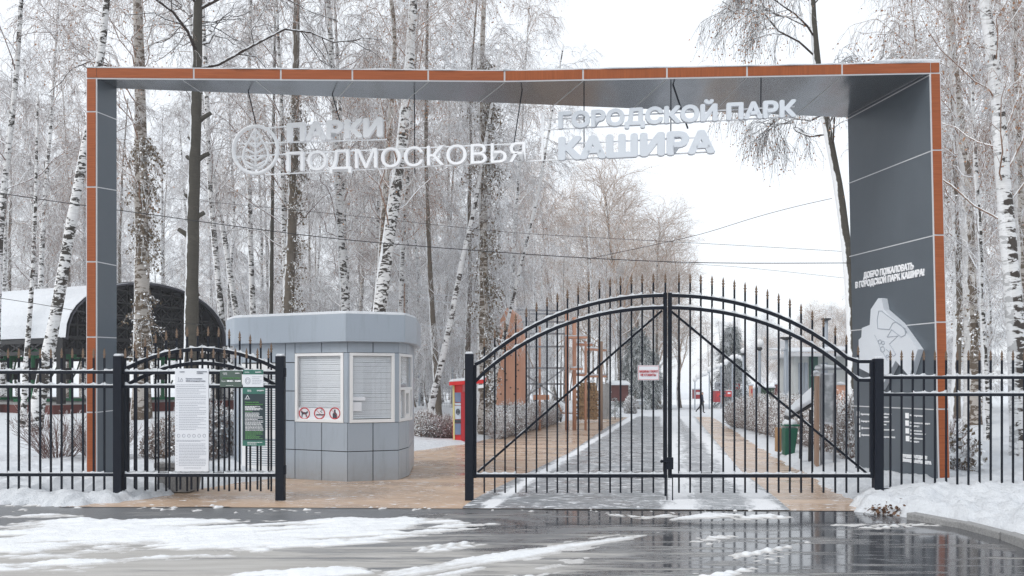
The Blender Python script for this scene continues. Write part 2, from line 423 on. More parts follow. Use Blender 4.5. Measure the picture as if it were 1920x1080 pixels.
def lettering(body, p0, p1, ptop, depth, normal, mb, bold=.0):
    """letters from baseline p0 to p1, capital height up to ptop, thickness depth along the normal; added to mb.
    bold thickens the strokes: slightly shifted layers, each a hair prouder than the last"""
    V, Fs = textmesh(body); C, _ = textmesh('П'); x0, x1, y0, y1 = V[:, 0].min() - bold, V[:, 0].max() + bold, C[:, 1].min() - bold, C[:, 1].max() + bold
    ux = (p1 - p0) / (x1 - x0); uy = (ptop - p0) / (y1 - y0); n = Vector(normal).normalized()
    offs = [(0, 0)] if not bold else [(bold * math.cos(a), bold * math.sin(a)) for a in np.arange(8) * math.pi / 4]
    for k, (ox, oy) in enumerate(offs):
        nd = n * (depth + k * .0006)
        mb.add([p0 + ux * (v[0] + ox - x0) + uy * (v[1] + oy - y0) + nd * (v[2] + .5) for v in V], Fs)

# ---------------------------------------------------------------- ground, paths, road
pxL = [(180, 949), (217, 947), (300, 936), (367, 922), (443, 910), (560, 893), (700, 868), (777, 847), (848, 837), (893, 832), (973, 811), (1050, 792), (1077, 788), (1140, 784), (1198, 772)]
pxB = [(868, 951), (905, 928), (1066, 850), (1140, 800), (1166, 788), (1204, 769), (1238, 757)]
pxC = [(1482, 958), (1389, 883), (1344, 830), (1310, 789), (1292, 768), (1280, 757)]
pxR = [(1600, 958), (1567, 930), (1530, 913), (1483, 883), (1403, 833), (1347, 792), (1318, 772), (1296, 757)]
def curve(P):
    q = sorted(((gp(*p)[1], gp(*p)[0]) for p in P)); y = [a for a, b in q]; x = [b for a, b in q]
    return lambda Y: np.interp(Y, [2.0] + y + [y[-1] + 60], [x[0]] + x + [x[-1] + (x[-1] - x[-2]) / (y[-1] - y[-2]) * 60])
XL, XB, XC, XR = curve(pxL), curve(pxB), curve(pxC), curve(pxR)
kerb_pts = [(4.15, 10.75), (4.50, 10.42), (4.85, 10.08), (5.08, 9.55), (5.16, 8.9), (5.10, 8.2), (4.98, 7.4), (4.9, 6.0), (4.9, 3.0), (4.9, -20)]
def XK(y):
    q = sorted((b, a) for a, b in kerb_pts); return np.interp(y, [a for a, b in q], [b for a, b in q])
YE = lambda x: np.interp(x, [-30, -7.6, -6.9, -4.2, 4.3], [10.6, 10.75, 11.05, 11.05, 10.72])   # edge between asphalt and paving
def lift(x, y):
    dl = XL(y) - x; dr = x - XR(y)
    return .80 * sm(1.0, 6.5, dl) * sm(16.5, 28, y) + .62 * sm(1.6, 6.0, dr) * sm(14.8, 24, y)
def ground_z(x, y): return float(gz(y) + lift(np.array(x, float), np.array(y, float)))
def hsnow(x, y):
    park = np.maximum(XL(y) - x, x - XR(y)); beyond = sm(44, 62, y)
    d = park + (x < 0) * 0 
    side = np.where(x > 0, np.where(y < 10.75, x - XK(y), np.minimum(x - XR(y), np.maximum(x - XK(y), y - 10.75 + .0))), np.minimum(XL(y) - x, y - YE(x)))
    d = np.where(y < 13, side, park)
    n1 = fbm(x * 2.2, y * 2.2, 3, 4); n2 = fbm(x * 9, y * 9, 9, 3); n3 = fbm(x * .35, y * .35, 21, 3); n4 = fbm(x * 28, y * 28, 31, 2)
    dd = d + n1 * .16 + n2 * .05
    near = 1 - sm(16, 30, y)
    h = -.07 + .17 * sm(-.04, .40, dd) + near * .10 * sm(.1, 1.2, dd) * (1 + n1) + n3 * .05 * sm(.5, 3, dd)
    h = h + (n2 * .03 + n4 * .012) * sm(0, .3, dd) * near
    bank = sm(0.0, .55, dd + n1 * .35 + .06) * (x > 0) * (1 - sm(10.6, 11.9, y)); h = h + bank * (.035 + .07 * n1 + .05 * n2)
    tramp = sm(0, .2, dd) * (x < -4) * (1 - sm(12.2, 13.2, y)); h = h + tramp * (.05 * n1 + .04 * n2 - .02)
    h = np.maximum(h, -.07 + beyond * .085 * (1 + n1 * .2) - (beyond < .01) * 0)
    return h
def terr(x, y): return gz(y) + lift(x, y) + hsnow(x, y)
def step(a, b, s): return np.linspace(a, b, int(round((b - a) / s)) + 1)
xs1 = step(-15, 15, .045); ys1 = step(5.0, 20, .055)
V1, Q1 = grid(xs1, ys1, terr)
V2, Q2 = grid(step(-60, 60, .3), step(20, 120, .4), terr)
V3, Q3 = grid(step(-500, 500, 20), step(120, 900, 20), lambda x, y: terr(x * 0 + 60, y * 0 + 120.0) + 0 * x)
V4, Q4 = grid(np.array([-500., -300, -150, -60]), step(20, 120, 10), lambda x, y: terr(x * 0 - 60, y))
V5, Q5 = grid(np.array([60., 150, 300, 500]), step(20, 120, 10), lambda x, y: terr(x * 0 + 60, y))
V6, Q6 = grid(np.array([-500., -150, -60, -30, -15]), step(11, 20, 1.5), lambda x, y: terr(x * 0 - 15, y))
V7, Q7 = grid(np.array([15., 30, 60, 150, 500]), step(5, 20, 1.5), lambda x, y: terr(x * 0 + 15, y))
Vs = []; Qs = []; b = 0
for V, Q in ((V1, Q1), (V2, Q2), (V3, Q3), (V4, Q4), (V5, Q5), (V6, Q6), (V7, Q7)): Vs.append(V); Qs.append(Q + b); b += len(V)
tag(link('ground', npmesh('ground', np.concatenate(Vs), np.concatenate(Qs), 'snow', smooth=True)), kind='structure')
V, Q = grid(np.array([-500., 0, 500]), np.array([-400., -20, 5.0]), lambda x, y: x * 0 - .25)
tag(link('verge', npmesh('verge', V, Q, 'snow')), kind='structure')
# asphalt crossing in front of the gate
V, Q = grid(step(-60, 30, 3), step(-30, 11.4, .9), lambda x, y: x * 0 - .004)
tag(link('road', npmesh('road', V, Q, 'wet_asphalt')), kind='structure')
# brown walkway, grey driveway
ys = np.concatenate([step(10.4, 20, .1), step(20.5, 66, .5)])
def strip(name, a, b, dz, mat, n=6, org=(0, 0), ang=0.0, front=None):
    V = []; nx = n + 1
    for y in ys:
        for i in range(nx):
            x = a(y) + (b(y) - a(y)) * i / n; yy = y
            if front is not None: yy = max(y, float(front(x)))
            V.append((x, yy, float(gz(yy)) + dz))
    i = np.arange(len(V)).reshape(len(ys), nx); Q = np.stack([i[:-1, :-1], i[:-1, 1:], i[1:, 1:], i[1:, :-1]], -1).reshape(-1, 4)
    V = np.array(V); c, s = math.cos(-ang), math.sin(-ang); P = V - np.array([org[0], org[1], 0])
    L = np.stack([P[:, 0] * c - P[:, 1] * s, P[:, 0] * s + P[:, 1] * c, P[:, 2]], -1)
    o = link(name, npmesh(name, L, Q, mat)); o.location = (org[0], org[1], 0); o.rotation_euler = (0, 0, ang)
    return tag(o, kind='structure')
strip('walkway', lambda y: float(XL(y)) - .45, lambda y: float(XR(y)) + .45, .002, 'brown_pavers', 12, (0, 0), R(-10), YE)
strip('driveway', lambda y: float(XB(y)), lambda y: float(XC(y)), .008, 'grey_pavers', 8, (1.6, 10.9), R(-10.3), YE)
# kerb stones round the corner
kp = [Vector((a, b, 0)) for a, b in kerb_pts]
k = 0
def along(P, d):
    for i in range(len(P) - 1):
        L = (P[i + 1] - P[i]).length
        if d <= L: return P[i] + (P[i + 1] - P[i]) * d / L
        d -= L
    return P[-1]
mb = MB(); d = .85
while d < 9:
    p, q = along(kp, d), along(kp, d + .68)
    n = Vector((q.y - p.y, -(q.x - p.x), 0)).normalized(); j = random.uniform(-.012, .012)
    mb.bar(p - n * -.03 + UP * (-.015 + j), q - n * -.03 + UP * (-.015 + j + random.uniform(-.02, .02)), .15, .19); d += random.choice((.70, .70, .74, .78))
tag(mb.build('kerb', 'granite', bevel=.012), kind='structure')
# trampled snow, slush ridges and tyre-squeezed snow on the asphalt
def G(*pp): return [((x - CX) * (EYE * F / (y - HY)) / F, EYE * F / (y - HY)) for x, y in pp]
patches = [
 (G((-300, 992), (0, 984), (120, 978), (360, 977), (560, 976), (660, 972), (790, 972), (800, 984), (770, 1000), (640, 1020), (500, 1030), (350, 1034), (-300, 1040)), .045, 1.0),
 (G((560, 1022), (700, 1004), (800, 988), (930, 982), (870, 992), (800, 1002), (690, 1018), (600, 1030)), .02, .8),
 (G((-300, 1052), (0, 1052), (150, 1048), (235, 1054), (150, 1066), (0, 1072), (-300, 1076)), .03, 1.0),
 (G((-300, 1040), (200, 1038), (430, 1042), (250, 1048), (-300, 1050)), .012, .6),
 (G((390, 1084), (520, 1068), (660, 1064), (680, 1074), (560, 1090), (400, 1100)), .025, .9),
 (G((640, 1090), (760, 1066), (960, 1030), (1130, 1000), (1240, 997), (1190, 1012), (1080, 1034), (960, 1052), (860, 1080), (700, 1110)), .012, .5),
 (G((860, 1100), (1000, 1062), (1100, 1046), (1110, 1052), (1000, 1080), (920, 1110)), .010, .4),
 (G((1210, 1120), (1330, 1066), (1420, 1030), (1505, 1012), (1490, 1034), (1410, 1062), (1340, 1092), (1290, 1125)), .006, .3),
 (G((1150, 965), (1300, 961), (1440, 965), (1480, 971), (1300, 974), (1180, 972)), .006, .3),
 (G((1285, 1014), (1345, 1000), (1385, 1004), (1330, 1022)), .004, .25),
 (G((1560, 985), (1700, 978), (1760, 984), (1640, 992)), .002, .2),
 (G((760, 1030), (860, 1016), (900, 1020), (800, 1040)), .004, .3),
 (G((20, 968), (80, 964), (150, 966), (60, 972)), .01, .6),
 (G((770, 972), (840, 972), (910, 984), (860, 988), (800, 984)), .018, .8),
]
def hroad(x, y):
    n1 = fbm(x * 1.6 + 3, y * 3.4, 41, 4); n2 = fbm(x * 7, y * 13, 47, 4); n3 = fbm(x * 30, y * 30, 53, 3)
    a = R(18); u = x * math.cos(a) + y * math.sin(a); v = -x * math.sin(a) + y * math.cos(a)
    st = fbm(u * .8, v * 9, 61, 4)
    a = R(37); u = x * math.cos(a) + y * math.sin(a); v = -x * math.sin(a) + y * math.cos(a); sk = fbm(u * .8, v * 10, 67, 4) + .25 * np.sin(u * 38 + 9 * np.abs(((v * 3.4) % 1) - .5)) * (vnoise(u * .7, v * 2, 5) > .45)
    h = np.full(x.shape, -.022)
    for P, t, k in patches:
        d = sdpoly(x, y, P) + n1 * .16 + n2 * .07
        hh = -.022 + (.022 + t * .36) * sm(-.22, .20, d) + ((st * (.012 + .032 * min(1, k * 1.2)) + n2 * .011 * k + n3 * .006 + n1 * .022 * k) if k > .55 else (sk * .030 + n2 * .005 + n3 * .006 + n1 * .006)) * sm(-.22, .12, d)
        h = np.maximum(h, hh)
    # scattered lumps
    cl = vnoise(x * 16, y * 16, 71) * vnoise(x * 5, y * 5, 77); ed = np.exp(-((y - 10.95) / .55) ** 2) * (x < 4.6) * .75 + .16
    h = np.maximum(h, -.022 + .10 * np.clip(cl * (ed ** .5) - .33, 0, 1))
    return h
V, Q = grid(step(-9, 6.0, .02), step(6.0, 11.5, .022), hroad)
hv = V[:, 2][Q].max(1); Q = Q[hv > -.012]
used = np.unique(Q); mp = np.full(len(V), -1); mp[used] = np.arange(len(used)); V = V[used]; Q = mp[Q]
ss = NT('road_snow'); v = ss.coord(); f = ss.noise(v, 5, 5); x3 = ss.axis(v)
hz = ss.ramp(x3[2], .0, .011); lr = ss.n('MapRange'); lr.inputs['From Min'].default_value = 8.6; lr.inputs['From Max'].default_value = 7.6; ss.l(x3[1], lr.inputs['Value'])
dirty = ss.mix(f, (.40, .385, .37), (.62, .62, .62)); cc = ss.mix(hz, dirty, ss.mix(f, (.70, .72, .745), (.79, .805, .82)))
ss.set(Base_Color=cc, Roughness=.6, Specular_IOR_Level=.3); ss.bump(ss.noise(v, 45, 5, .65), .5, .02); M['road_snow'] = ss.m
tag(link('snow', npmesh('snow', V, Q, 'road_snow', smooth=True)), kind='stuff')

# ---------------------------------------------------------------- entrance portal
def snowcap(p, q, w, t, mb, seg=.12, lump=.5, gap=None, end=.0):
    """a lumpy strip of snow lying along p-q"""
    p = Vector(p); q = Vector(q); L = (q - p).length; n = max(2, int(L / seg)); d = (q - p) / L
    side = d.cross(UP); side = side.normalized() if side.length > .05 else Vector((1, 0, 0))
    rows = []
    for i in range(n + 1):
        s = i / n; e = min(1, min(s, 1 - s) * n / 1.0 + .25) if end else 1
        h = t * (1 + lump * random.uniform(-1, 1)) * e; ww = w * (.95 + .12 * random.uniform(-1, 1)) / 2; c = p + d * L * s
        rows.append([c - side * ww - UP * .003, c - side * ww * .8 + UP * h * .75, c + UP * h, c + side * ww * .8 + UP * h * .75, c + side * ww - UP * .003])
    vs = [v for r in rows for v in r]
    fs = [(i * 5 + j, i * 5 + j + 1, i * 5 + j + 6, i * 5 + j + 5) for i in range(n) for j in range(4)]
    fs += [(0, 1, 2, 3, 4), tuple(n * 5 + j for j in (4, 3, 2, 1, 0))] + [(i * 5 + 4, i * 5, i * 5 + 5, i * 5 + 9) for i in range(n)]
    mb.add(vs, fs)
ZT, ZS = 6.40, 6.235
def Yf(px): return float(np.interp(px, [163, 945, 1762], [13.0, 13.13, 12.78]))
def PF(px, z): Y = Yf(px); return Vector(((px - CX) * Y / F, Y, z))
portal = thing('entrance_portal', 'wide grey park entrance portal with wood-effect orange front edge standing behind the iron gate', 'portal', (0, 13.0, 0))
FLo, FLi, BLi, BLo = (-6.476, 13.0), (-6.321, 13.0), (-6.222, 13.43), (-6.47, 13.47)
mb = MB(); mb.prism([(*FLo, -.15), (*FLi, -.15), (*BLi, -.15), (*BLo, -.15)], (0, 0, 6.385))
pl = mb.build('pillar', 'composite_panel', portal)
mb = MB()
FRit, FRib, BRit, BRib = (6.254, 12.78), (6.392, 12.78), (5.870, 14.92), (6.008, 14.92)
FRot, FRob, BRot, BRob = (6.406, 12.78), (6.560, 12.78), (6.33, 14.97), (6.48, 14.97)
B = [Vector((*p, -.15)) for p in (FRib, FRob, BRob, BRib)]; T = [Vector((*p, 6.235)) for p in (FRit, FRot, BRot, BRit)]
mb.add(B + T, [(0, 3, 2, 1), (4, 5, 6, 7), (0, 1, 5, 4), (1, 2, 6, 5), (2, 3, 7, 6), (3, 0, 4, 7)])
pr = mb.build('pillar', 'composite_panel', portal)
mb = MB()
kf = PF(945, 0); mid = Vector((-.09, 14.14, 0))
outl = [FLo, (kf.x, kf.y), FRot, (6.33, 14.97), (5.87, 14.92), (mid.x, mid.y), BLi, BLo]
mb.prism([(*p, ZS) for p in outl], (0, 0, ZT - ZS - .004))
beam = mb.build('crossbeam', 'soffit_panel', portal)
# front trim: aluminium backing with the wood-effect panels between the joints
mbA, mbW, mbV = MB(), MB(), MB()
def hp(x0, x1, z0, z1, t, y0): # header slab in front of the beam
    P = [PF(x0, z0), PF(x1, z0), PF(x1, z1), PF(x0, z1)]; o = Vector((0, -1, 0)); return [p + o * y0 for p in P], o * t
for a, b in ((163, 945), (945, 1762)):
    P, t = hp(a, b, 6.228, 6.412, .012, .001); mbA.prism(P, t)
J = [182.5, 364, 527, 661, 803, 946, 1093, 1250, 1400, 1578, 1743]
for i in range(10):
    a = J[i] + (1.6 if i else 0); b = J[i + 1] - (1.6 if i < 9 else 0)
    P, t = hp(a, b, 6.247, 6.392, .008, .0135); (mbW if (i < 5 or i == 9) else mbV).prism(P, t)
def lp(z): return -6.476, -6.321
LJ = [145 - 18, 210, 351, 491, 632, 773, 915]
zz = lambda py, Y=13.0: EYE - (py - HY) * Y / F
mbA2, mbW2 = MB(), MB()
mbA2.prism([(-6.478, 12.999, -.15), (-6.316, 12.999, -.15), (-6.316, 12.999, 6.226), (-6.478, 12.999, 6.226)], (0, -.012, 0))
mbW.prism([(-6.465, 12.986, 6.247), (-6.323, 12.986, 6.247), (-6.323, 12.986, 6.392), (-6.465, 12.986, 6.392)], (0, -.008, 0))
for i in range(6):
    z1 = zz(LJ[i]) - .011 if i else 6.224; z0 = zz(LJ[i + 1]) + .011 if i < 5 else -.14
    mbW2.prism([(-6.465, 12.986, z0), (-6.334, 12.986, z0), (-6.334, 12.986, z1), (-6.465, 12.986, z1)], (0, -.008, 0))
mbA.build('edge_frame', 'alu', beam); mbW.build('wood_trim', 'wood_across', beam); mbV.build('wood_trim', 'wood_upright', beam)
mbA2.build('edge_frame', 'alu', pl); mbW2.build('wood_trim', 'wood_across', pl)
mbA3, mbW3 = MB(), MB()
xr = lambda x0, x1, z: x0 + (x1 - x0) * (6.235 - z) / 6.385
def rp(za, zb, i0, i1, t, y0):
    def pt(z, e): return Vector((xr(6.254, 6.392, z) + i0 if e == 0 else xr(6.406, 6.560, z) - i1, 12.78 - y0, z))
    return [pt(za, 0), pt(za, 1), pt(zb, 1), pt(zb, 0)], (0, -t, 0)
P, t = rp(-.15, 6.226, -.006, -.004, .012, .001); mbA3.prism(P, t)
zr = lambda py: zz(py, 12.78); RJ = [140, 282, 441, 604, 767, 930]
for i in range(5):
    z1 = zr(RJ[i]) - .011 if i else 6.224; z0 = zr(RJ[i + 1]) + .011 if i < 4 else -.14
    P, t = rp(z0, z1, .014, .010, .008, .0135); mbW3.prism(P, t)
P = [PF(1744.5, 6.247), PF(1760, 6.247), PF(1760, 6.392), PF(1744.5, 6.392)]; mbW3.prism([p + Vector((0, -.0135, 0)) for p in P], (0, -.008, 0))
mbA3.build('edge_frame', 'alu', pr); mbW3.build('wood_trim', 'wood_across', pr)
# joints of the cladding inside the portal
def faceplane(a, b, c):
    n = (b - a).cross(c - a).normalized(); return a, (n if n.y < 0 else -n)
pR, nR = faceplane(Vector((*FRit, 6.2)), Vector((*FRib, -.15)), Vector((*BRit, 6.2)))
pL, nL = faceplane(Vector((*FLi, 6.2)), Vector((*FLi, 0)), Vector((*BLi, 6.2)))
mb = MB()
for a, b in ((140, 222), (282, 343), (441, 480), (604, 619), (767, 760)):
    s = (a - 140) / 790; p = hit(1743 + s * 17, a + 1, pR, nR); q = hit(1590 + s * 7, b + 1, pR, nR)
    mb.bar(p + nR * .001, q + nR * .001, .006, .016, nR.cross(q - p).normalized())
mb.build('panel_joint', 'alu', pr)
mb = MB()
for a, b in ((210, 224), (351, 357), (491, 498), (632, 633.5), (773, 769)):
    p = hit(182.5, a, pL, nL); q = hit(218, b, pL, nL); mb.bar(p + nL * .001, q + nL * .001, .006, .014, nL.cross(q - p).normalized())
mb.build('panel_joint', 'alu', pl)
mb = MB(); pS, nS = Vector((0, 13, ZS)), Vector((0, 0, -1))
for a, b in ((343, 377), (480, 515), (661, 632), (803, 757), (946, 890), (1093, 1030), (1250, 1180), (1400, 1335), (1578, 1490)):
    ya = 712 - (ZS - EYE) * F / Yf(a) + 1.5; p = hit(a, ya, pS, nS)
    yb = float(np.interp(b, [219, 950, 1590], [166, 203, 221])) - 1; q = hit(b, yb, pS, nS)
    mb.bar(p - UP * .001, q - UP * .001, .012, .006)
mb.build('panel_joint', 'alu', beam)
mb = MB()
for a, b, t in ((163, 945, .03), (945, 1640, .035), (1640, 1764, .075)):
    snowcap(PF(a, ZT - .003) + Vector((0, .10, 0)), PF(b, ZT - .003) + Vector((0, .10, 0)), .26, t, mb, .2, .35)
mb.build('snow_cap', 'snow', beam, smooth=True)
# writing and pictograms on the right pillar's inner face
def ontext(mb, body, a, b, c, bold=.0, d=.012, pl_=(pR, nR)):
    P = [hit(*q, *pl_) for q in (a, b, c)]; o = pl_[1] * .001
    lettering(body, P[0] + o, P[1] + o, P[2] + o, d, pl_[1], mb, bold)
mb = MB()
ontext(mb, 'ДОБРО ПОЖАЛОВАТЬ', (1620, 523), (1714, 505), (1620, 510.5), .045)
ontext(mb, 'В ГОРОДСКОЙ ПАРК КАШИРА!', (1605, 541), (1734, 517), (1605, 528.5), .045)
mb.build('welcome_lettering', 'letter_white', pr)
mb = MB()
ontext(mb, 'ХОРОШЕГО ОТДЫХА!', (1690, 857.5), (1739, 861.5), (1690, 851), .05)
ontext(mb, 'КОМАНДА БЕРНИКЕРА', (1690, 865), (1747, 871.5), (1690, 858.8), .05)
mb.build('farewell_lettering', 'letter_white', pr)
mb, mb2 = MB(), MB()
def facebox(mb, x0, y0, x1, y1, d=.006):
    P = [hit(x, y, pR, nR) + nR * .001 for x, y in ((x0, y1), (x1, y1 + .6), (x1, y0 + .4), (x0, y0))]; mb.prism(P, nR * d)
rows = [(1607, 771, 'Сцена в парке'), (1607.5, 784, 'Городской'), (1608, 797, 'Детская пл.'), (1608.5, 810, 'Сцена и парк')]
for x, y, t in rows:
    facebox(mb, x, y, x + 5, y + 9); ontext(mb2, t, (x + 8, y + 7), (x + 26, y + 7.6), (x + 8, y + 3.5))
for x, y, ts in ((1698, 774, ('Велопарковка',)), (1698, 788, ('Спортивная площадка', 'и воркаут')), (1698.5, 802.5, ('Тихое место', 'для чтения книг')), (1699, 817, ('Волейбольная', 'площадка'))):
    facebox(mb, x, y, x + 6.5, y + 10)
    for i, t in enumerate(ts): ontext(mb2, t, (x + 9, y + 6 + i * 5.6), (x + 9 + len(t) * 1.95, y + 6.6 + i * 5.6 + len(t) * .07), (x + 9, y + 2.6 + i * 5.6))
for x, y, ts in ((1653.5, 777.5, ('волейбольная', 'площадка')), (1653.5, 791.5, ('настольный', 'теннис')), (1654, 807, ('туалеты в парке',)), (1654, 820.5, ('прогулочный пруд',))):
    for i, t in enumerate(ts): ontext(mb2, t, (x, y + i * 5.5), (x + len(t) * 1.55, y + .5 + i * 5.5), (x, y - 3.3 + i * 5.5))
mb.build('pictogram', 'letter_white', pr); mb2.build('guide_lettering', 'letter_white', pr)
# raised relief map of the park on the pillar
outline = [(1657, 559), (1664, 560), (1668, 581), (1697, 606), (1732, 655), (1716, 706), (1690, 676), (1660, 731), (1650, 726), (1640, 700), (1621, 690), (1620, 637), (1625, 632), (1626, 615), (1641, 609), (1643, 580)]
mb = MB(); Pm = [hit(x, y, pR, nR) + nR * .001 for x, y in outline]; mb.prism(Pm, nR * .10)
mapo = tag(mb.build('relief_map', 'letter_shade_map_grey', loc=Pm[0]), 'pale raised relief map of the park mounted on the grey right pillar', 'relief map')
def maptrace(pts, r, mb, closed=True):
    P = [hit(x, y, pR + nR * .101, nR) + nR * .002 for x, y in pts]; mb.tube(P + ([P[0]] if closed else []), r, 5)
mb = MB()
maptrace([(1648, 583), (1645, 600), (1646, 616), (1668, 618), (1674, 606), (1680, 604), (1697, 616), (1698, 628), (1690, 632), (1672, 618), (1664, 632), (1684, 630), (1668, 645), (1680, 664), (1676, 668), (1662, 655)], .007, mb, False)
maptrace([(1648, 583), (1653, 583), (1664, 592), (1690, 610), (1700, 622), (1697, 628)], .006, mb, False)
maptrace([(1640, 628), (1646, 640), (1652, 655), (1660, 668), (1664, 676)], .004, mb, False)
for c, r in (((1655, 655), 4), ((1650, 641), 3), ((1656, 643), 2.6), ((1664, 668), 2)):
    maptrace([(c[0] + r * math.cos(a), c[1] + 1.3 * r * math.sin(a)) for a in np.linspace(0, 6.28, 12)[:-1]], .007, mb)
mb.build('path_line', 'grey_paint', mapo)

# ---------------------------------------------------------------- hanging sign with letters
def Ys(px): return float(np.interp(px, [435, 1493], [14.0, 13.02]))
def PS(px, py): return at(px, py, Ys(px))
sign = thing('hanging_sign', 'white openwork sign of park lettering and leaf emblem hung under the portal', 'sign', PS(960, 285))
nSg = (PS(1490, 250) - PS(440, 250)).cross(UP).normalized(); nSg = nSg if nSg.y < 0 else -nSg
def word(name, body, a, b, hpx, bold, d=.07, mat='letter_white'):
    mb = MB(); p, q = PS(*a), PS(*b); t = p + UP * (hpx * Ys(a[0]) / F); lettering(body, p, q, t, d, nSg, mb, bold); return mb.build('lettering', mat, sign)
word('x', 'ПАРКИ', (540, 269), (719, 258), 36, .05)
word('x', 'ПОДМОСКОВЬЯ', (540, 323), (986, 305), 36, .004)
word('x', 'ГОРОДСКОЙ ПАРК', (1047, 244), (1492, 221.5), 32, .05, mat='letter_shade_map_grey')
word('x', 'КАШИРА', (1047, 303), (1340, 289.5), 44, .06, mat='letter_shade_map_grey')
mb = MB(); mb.bar(PS(1017, 302), PS(1017, 211), .035, .03, Vector((0, 1, 0))); mb.build('divider', 'letter_white', sign)
mb = MB()
def rod(a, b, r=.011): mb.tube([PS(*a) - nSg * .02, PS(*b) - nSg * .02], r, 6)
for a, b in (((500, 239), (722, 225)), ((445, 269), (725, 261)), ((440, 294), (560, 287)), ((530, 288), (990, 268)), ((500, 327), (1340, 284)), ((1020, 224), (1490, 199)), ((1020, 243), (1490, 218)), ((1047, 270), (1330, 256))):
    rod(a, b)
mb.build('carrier_rod', 'letter_white', sign)
ec = PS(479, 281); ux = (PS(1490, 250) - PS(440, 250)); ux.z = 0; ux.normalize(); sc = 14.0 / F
E = lambda x, y: ec + ux * (x * sc) + UP * (-y * sc)
mb = MB(); mb.tube([E(43 * math.cos(a), 44 * math.sin(a)) for a in np.linspace(0, 2 * math.pi, 49)], .031, 8, False); mb.build('emblem_ring', 'letter_white', sign, smooth=True)
mb = MB()
half = [(0, -38), (8, -28), (11, -20), (18, -10), (23, 2), (25, 14), (20, 26), (10, 33), (0, 35)]
mb.tube([E(x, y) for x, y in half] + [E(-x, y) for x, y in half[::-1]], .02, 6, False)
mb.tube([E(0, -38), E(0, 37)], .019, 6)
for y in (-16, -4, 8, 20, 31):
    for s in (-1, 1): mb.tube([E(0, y), E(s * (8 + min(12, (y + 16) * .40)), y - 10)], .019, 6)
mb.build('emblem_leaf', 'letter_white', sign, smooth=True)
for a, b, top in ((480, 480, 238), (626, 640, 240), (777, 777, 325), (979, 960, 290), (1095, 1095, 300), (1258, 1258, 290), (1427, 1427, 215)):
    p = PS(a, 250); q = Vector((p.x, min(p.y, 13.0 + (p.x + 6.2) * .12 + .3), ZS)); mb = MB(); mb.tube([q, PS(b, top) - nSg * .03], .009, 5); mb.build('hanger', 'iron', sign)
mb = MB(); mb.bar(PS(1290, 240) - nSg * .03, Vector((PS(1262, 200).x, 13.25, ZS)), .03, .02); mb.build('stay', 'iron', sign)

# ---------------------------------------------------------------- iron gate, fences and posts
YG = 11.68
def PG(px, py, Y=YG): return at(px, py, Y)
FIN = None
def finial_mesh():
    mb = MB(); kx = .8; mb.lathe((0, 0, 0), [(.012, 0), (.018, .012), (.012, .026)], 6)
    mb.prism([(-.008, -.005, .026), (.008, -.005, .026), (.022, -.005, .052), (.008, -.005, .064), (.016, -.005, .080), (0, -.005, .140), (-.016, -.005, .080), (-.008, -.005, .064), (-.022, -.005, .052)], (0, .01, 0))
    o = mb.build('finial', 'bronze'); me = o.data; bpy.data.objects.remove(o); return me
FIN = finial_mesh()
def picket(parent, px, ytip, ybot, Y, w=.022):
    p = at(px, ytip, Y); top = p.z - .135; b = at(px, ybot, Y)
    mb = MB(); mb.box((p.x, Y, (top + b.z) / 2), (w, w, top - b.z)); o = mb.build('picket', 'iron', parent)
    f = link('finial', FIN, o, Vector((p.x, Y, top)) - parent_origin(o)); return o
def post(px0, px1, ytop, ybot, label, Y=YG, d=None):
    a = at(px0, ytop, Y); b = at(px1, ybot, Y); x = (a.x + b.x) / 2; w = b.x - a.x
    t = thing('gate_post', label, 'post', (x, Y, 0), 'square iron posts of the entrance')
    mb = MB(); mb.box((x, Y, (a.z - .2) / 2), (w, w, a.z + .2)); mb.build('shaft', 'iron', t, .006)
    mb = MB(); z = a.z; h = w * .47
    mb.add([(x - h, Y - h, z), (x + h, Y - h, z), (x + h, Y + h, z), (x - h, Y + h, z), (x - h * .9, Y - h * .85, z + .035), (x + h * .8, Y - h * .9, z + .03), (x + h * .85, Y + h * .9, z + .038), (x - h * .7, Y + h * .9, z + .03)],
           [(3, 2, 1, 0), (4, 5, 6, 7), (0, 1, 5, 4), (1, 2, 6, 5), (2, 3, 7, 6), (3, 0, 4, 7)])
    mb.build('snow_cap', 'snow', t, .012); return t
post(215, 231, 668, 934, 'square dark post at the open fence end left of the notice boards')
pw = post(518, 534, 668, 934, 'square dark post between the notice boards and the ticket booth')
mb = MB()
for z in (1.75, .42): mb.box((at(535.5, 700, YG).x, YG - .02, z), (.02, .05, .12))
mb.build('hinge', 'iron', pw)
post(872, 888, 664, 938, 'square dark post carrying the left leaf of the arched gate')
post(1637.5, 1654, 673, 940, 'square dark post carrying the right leaf of the arched gate')
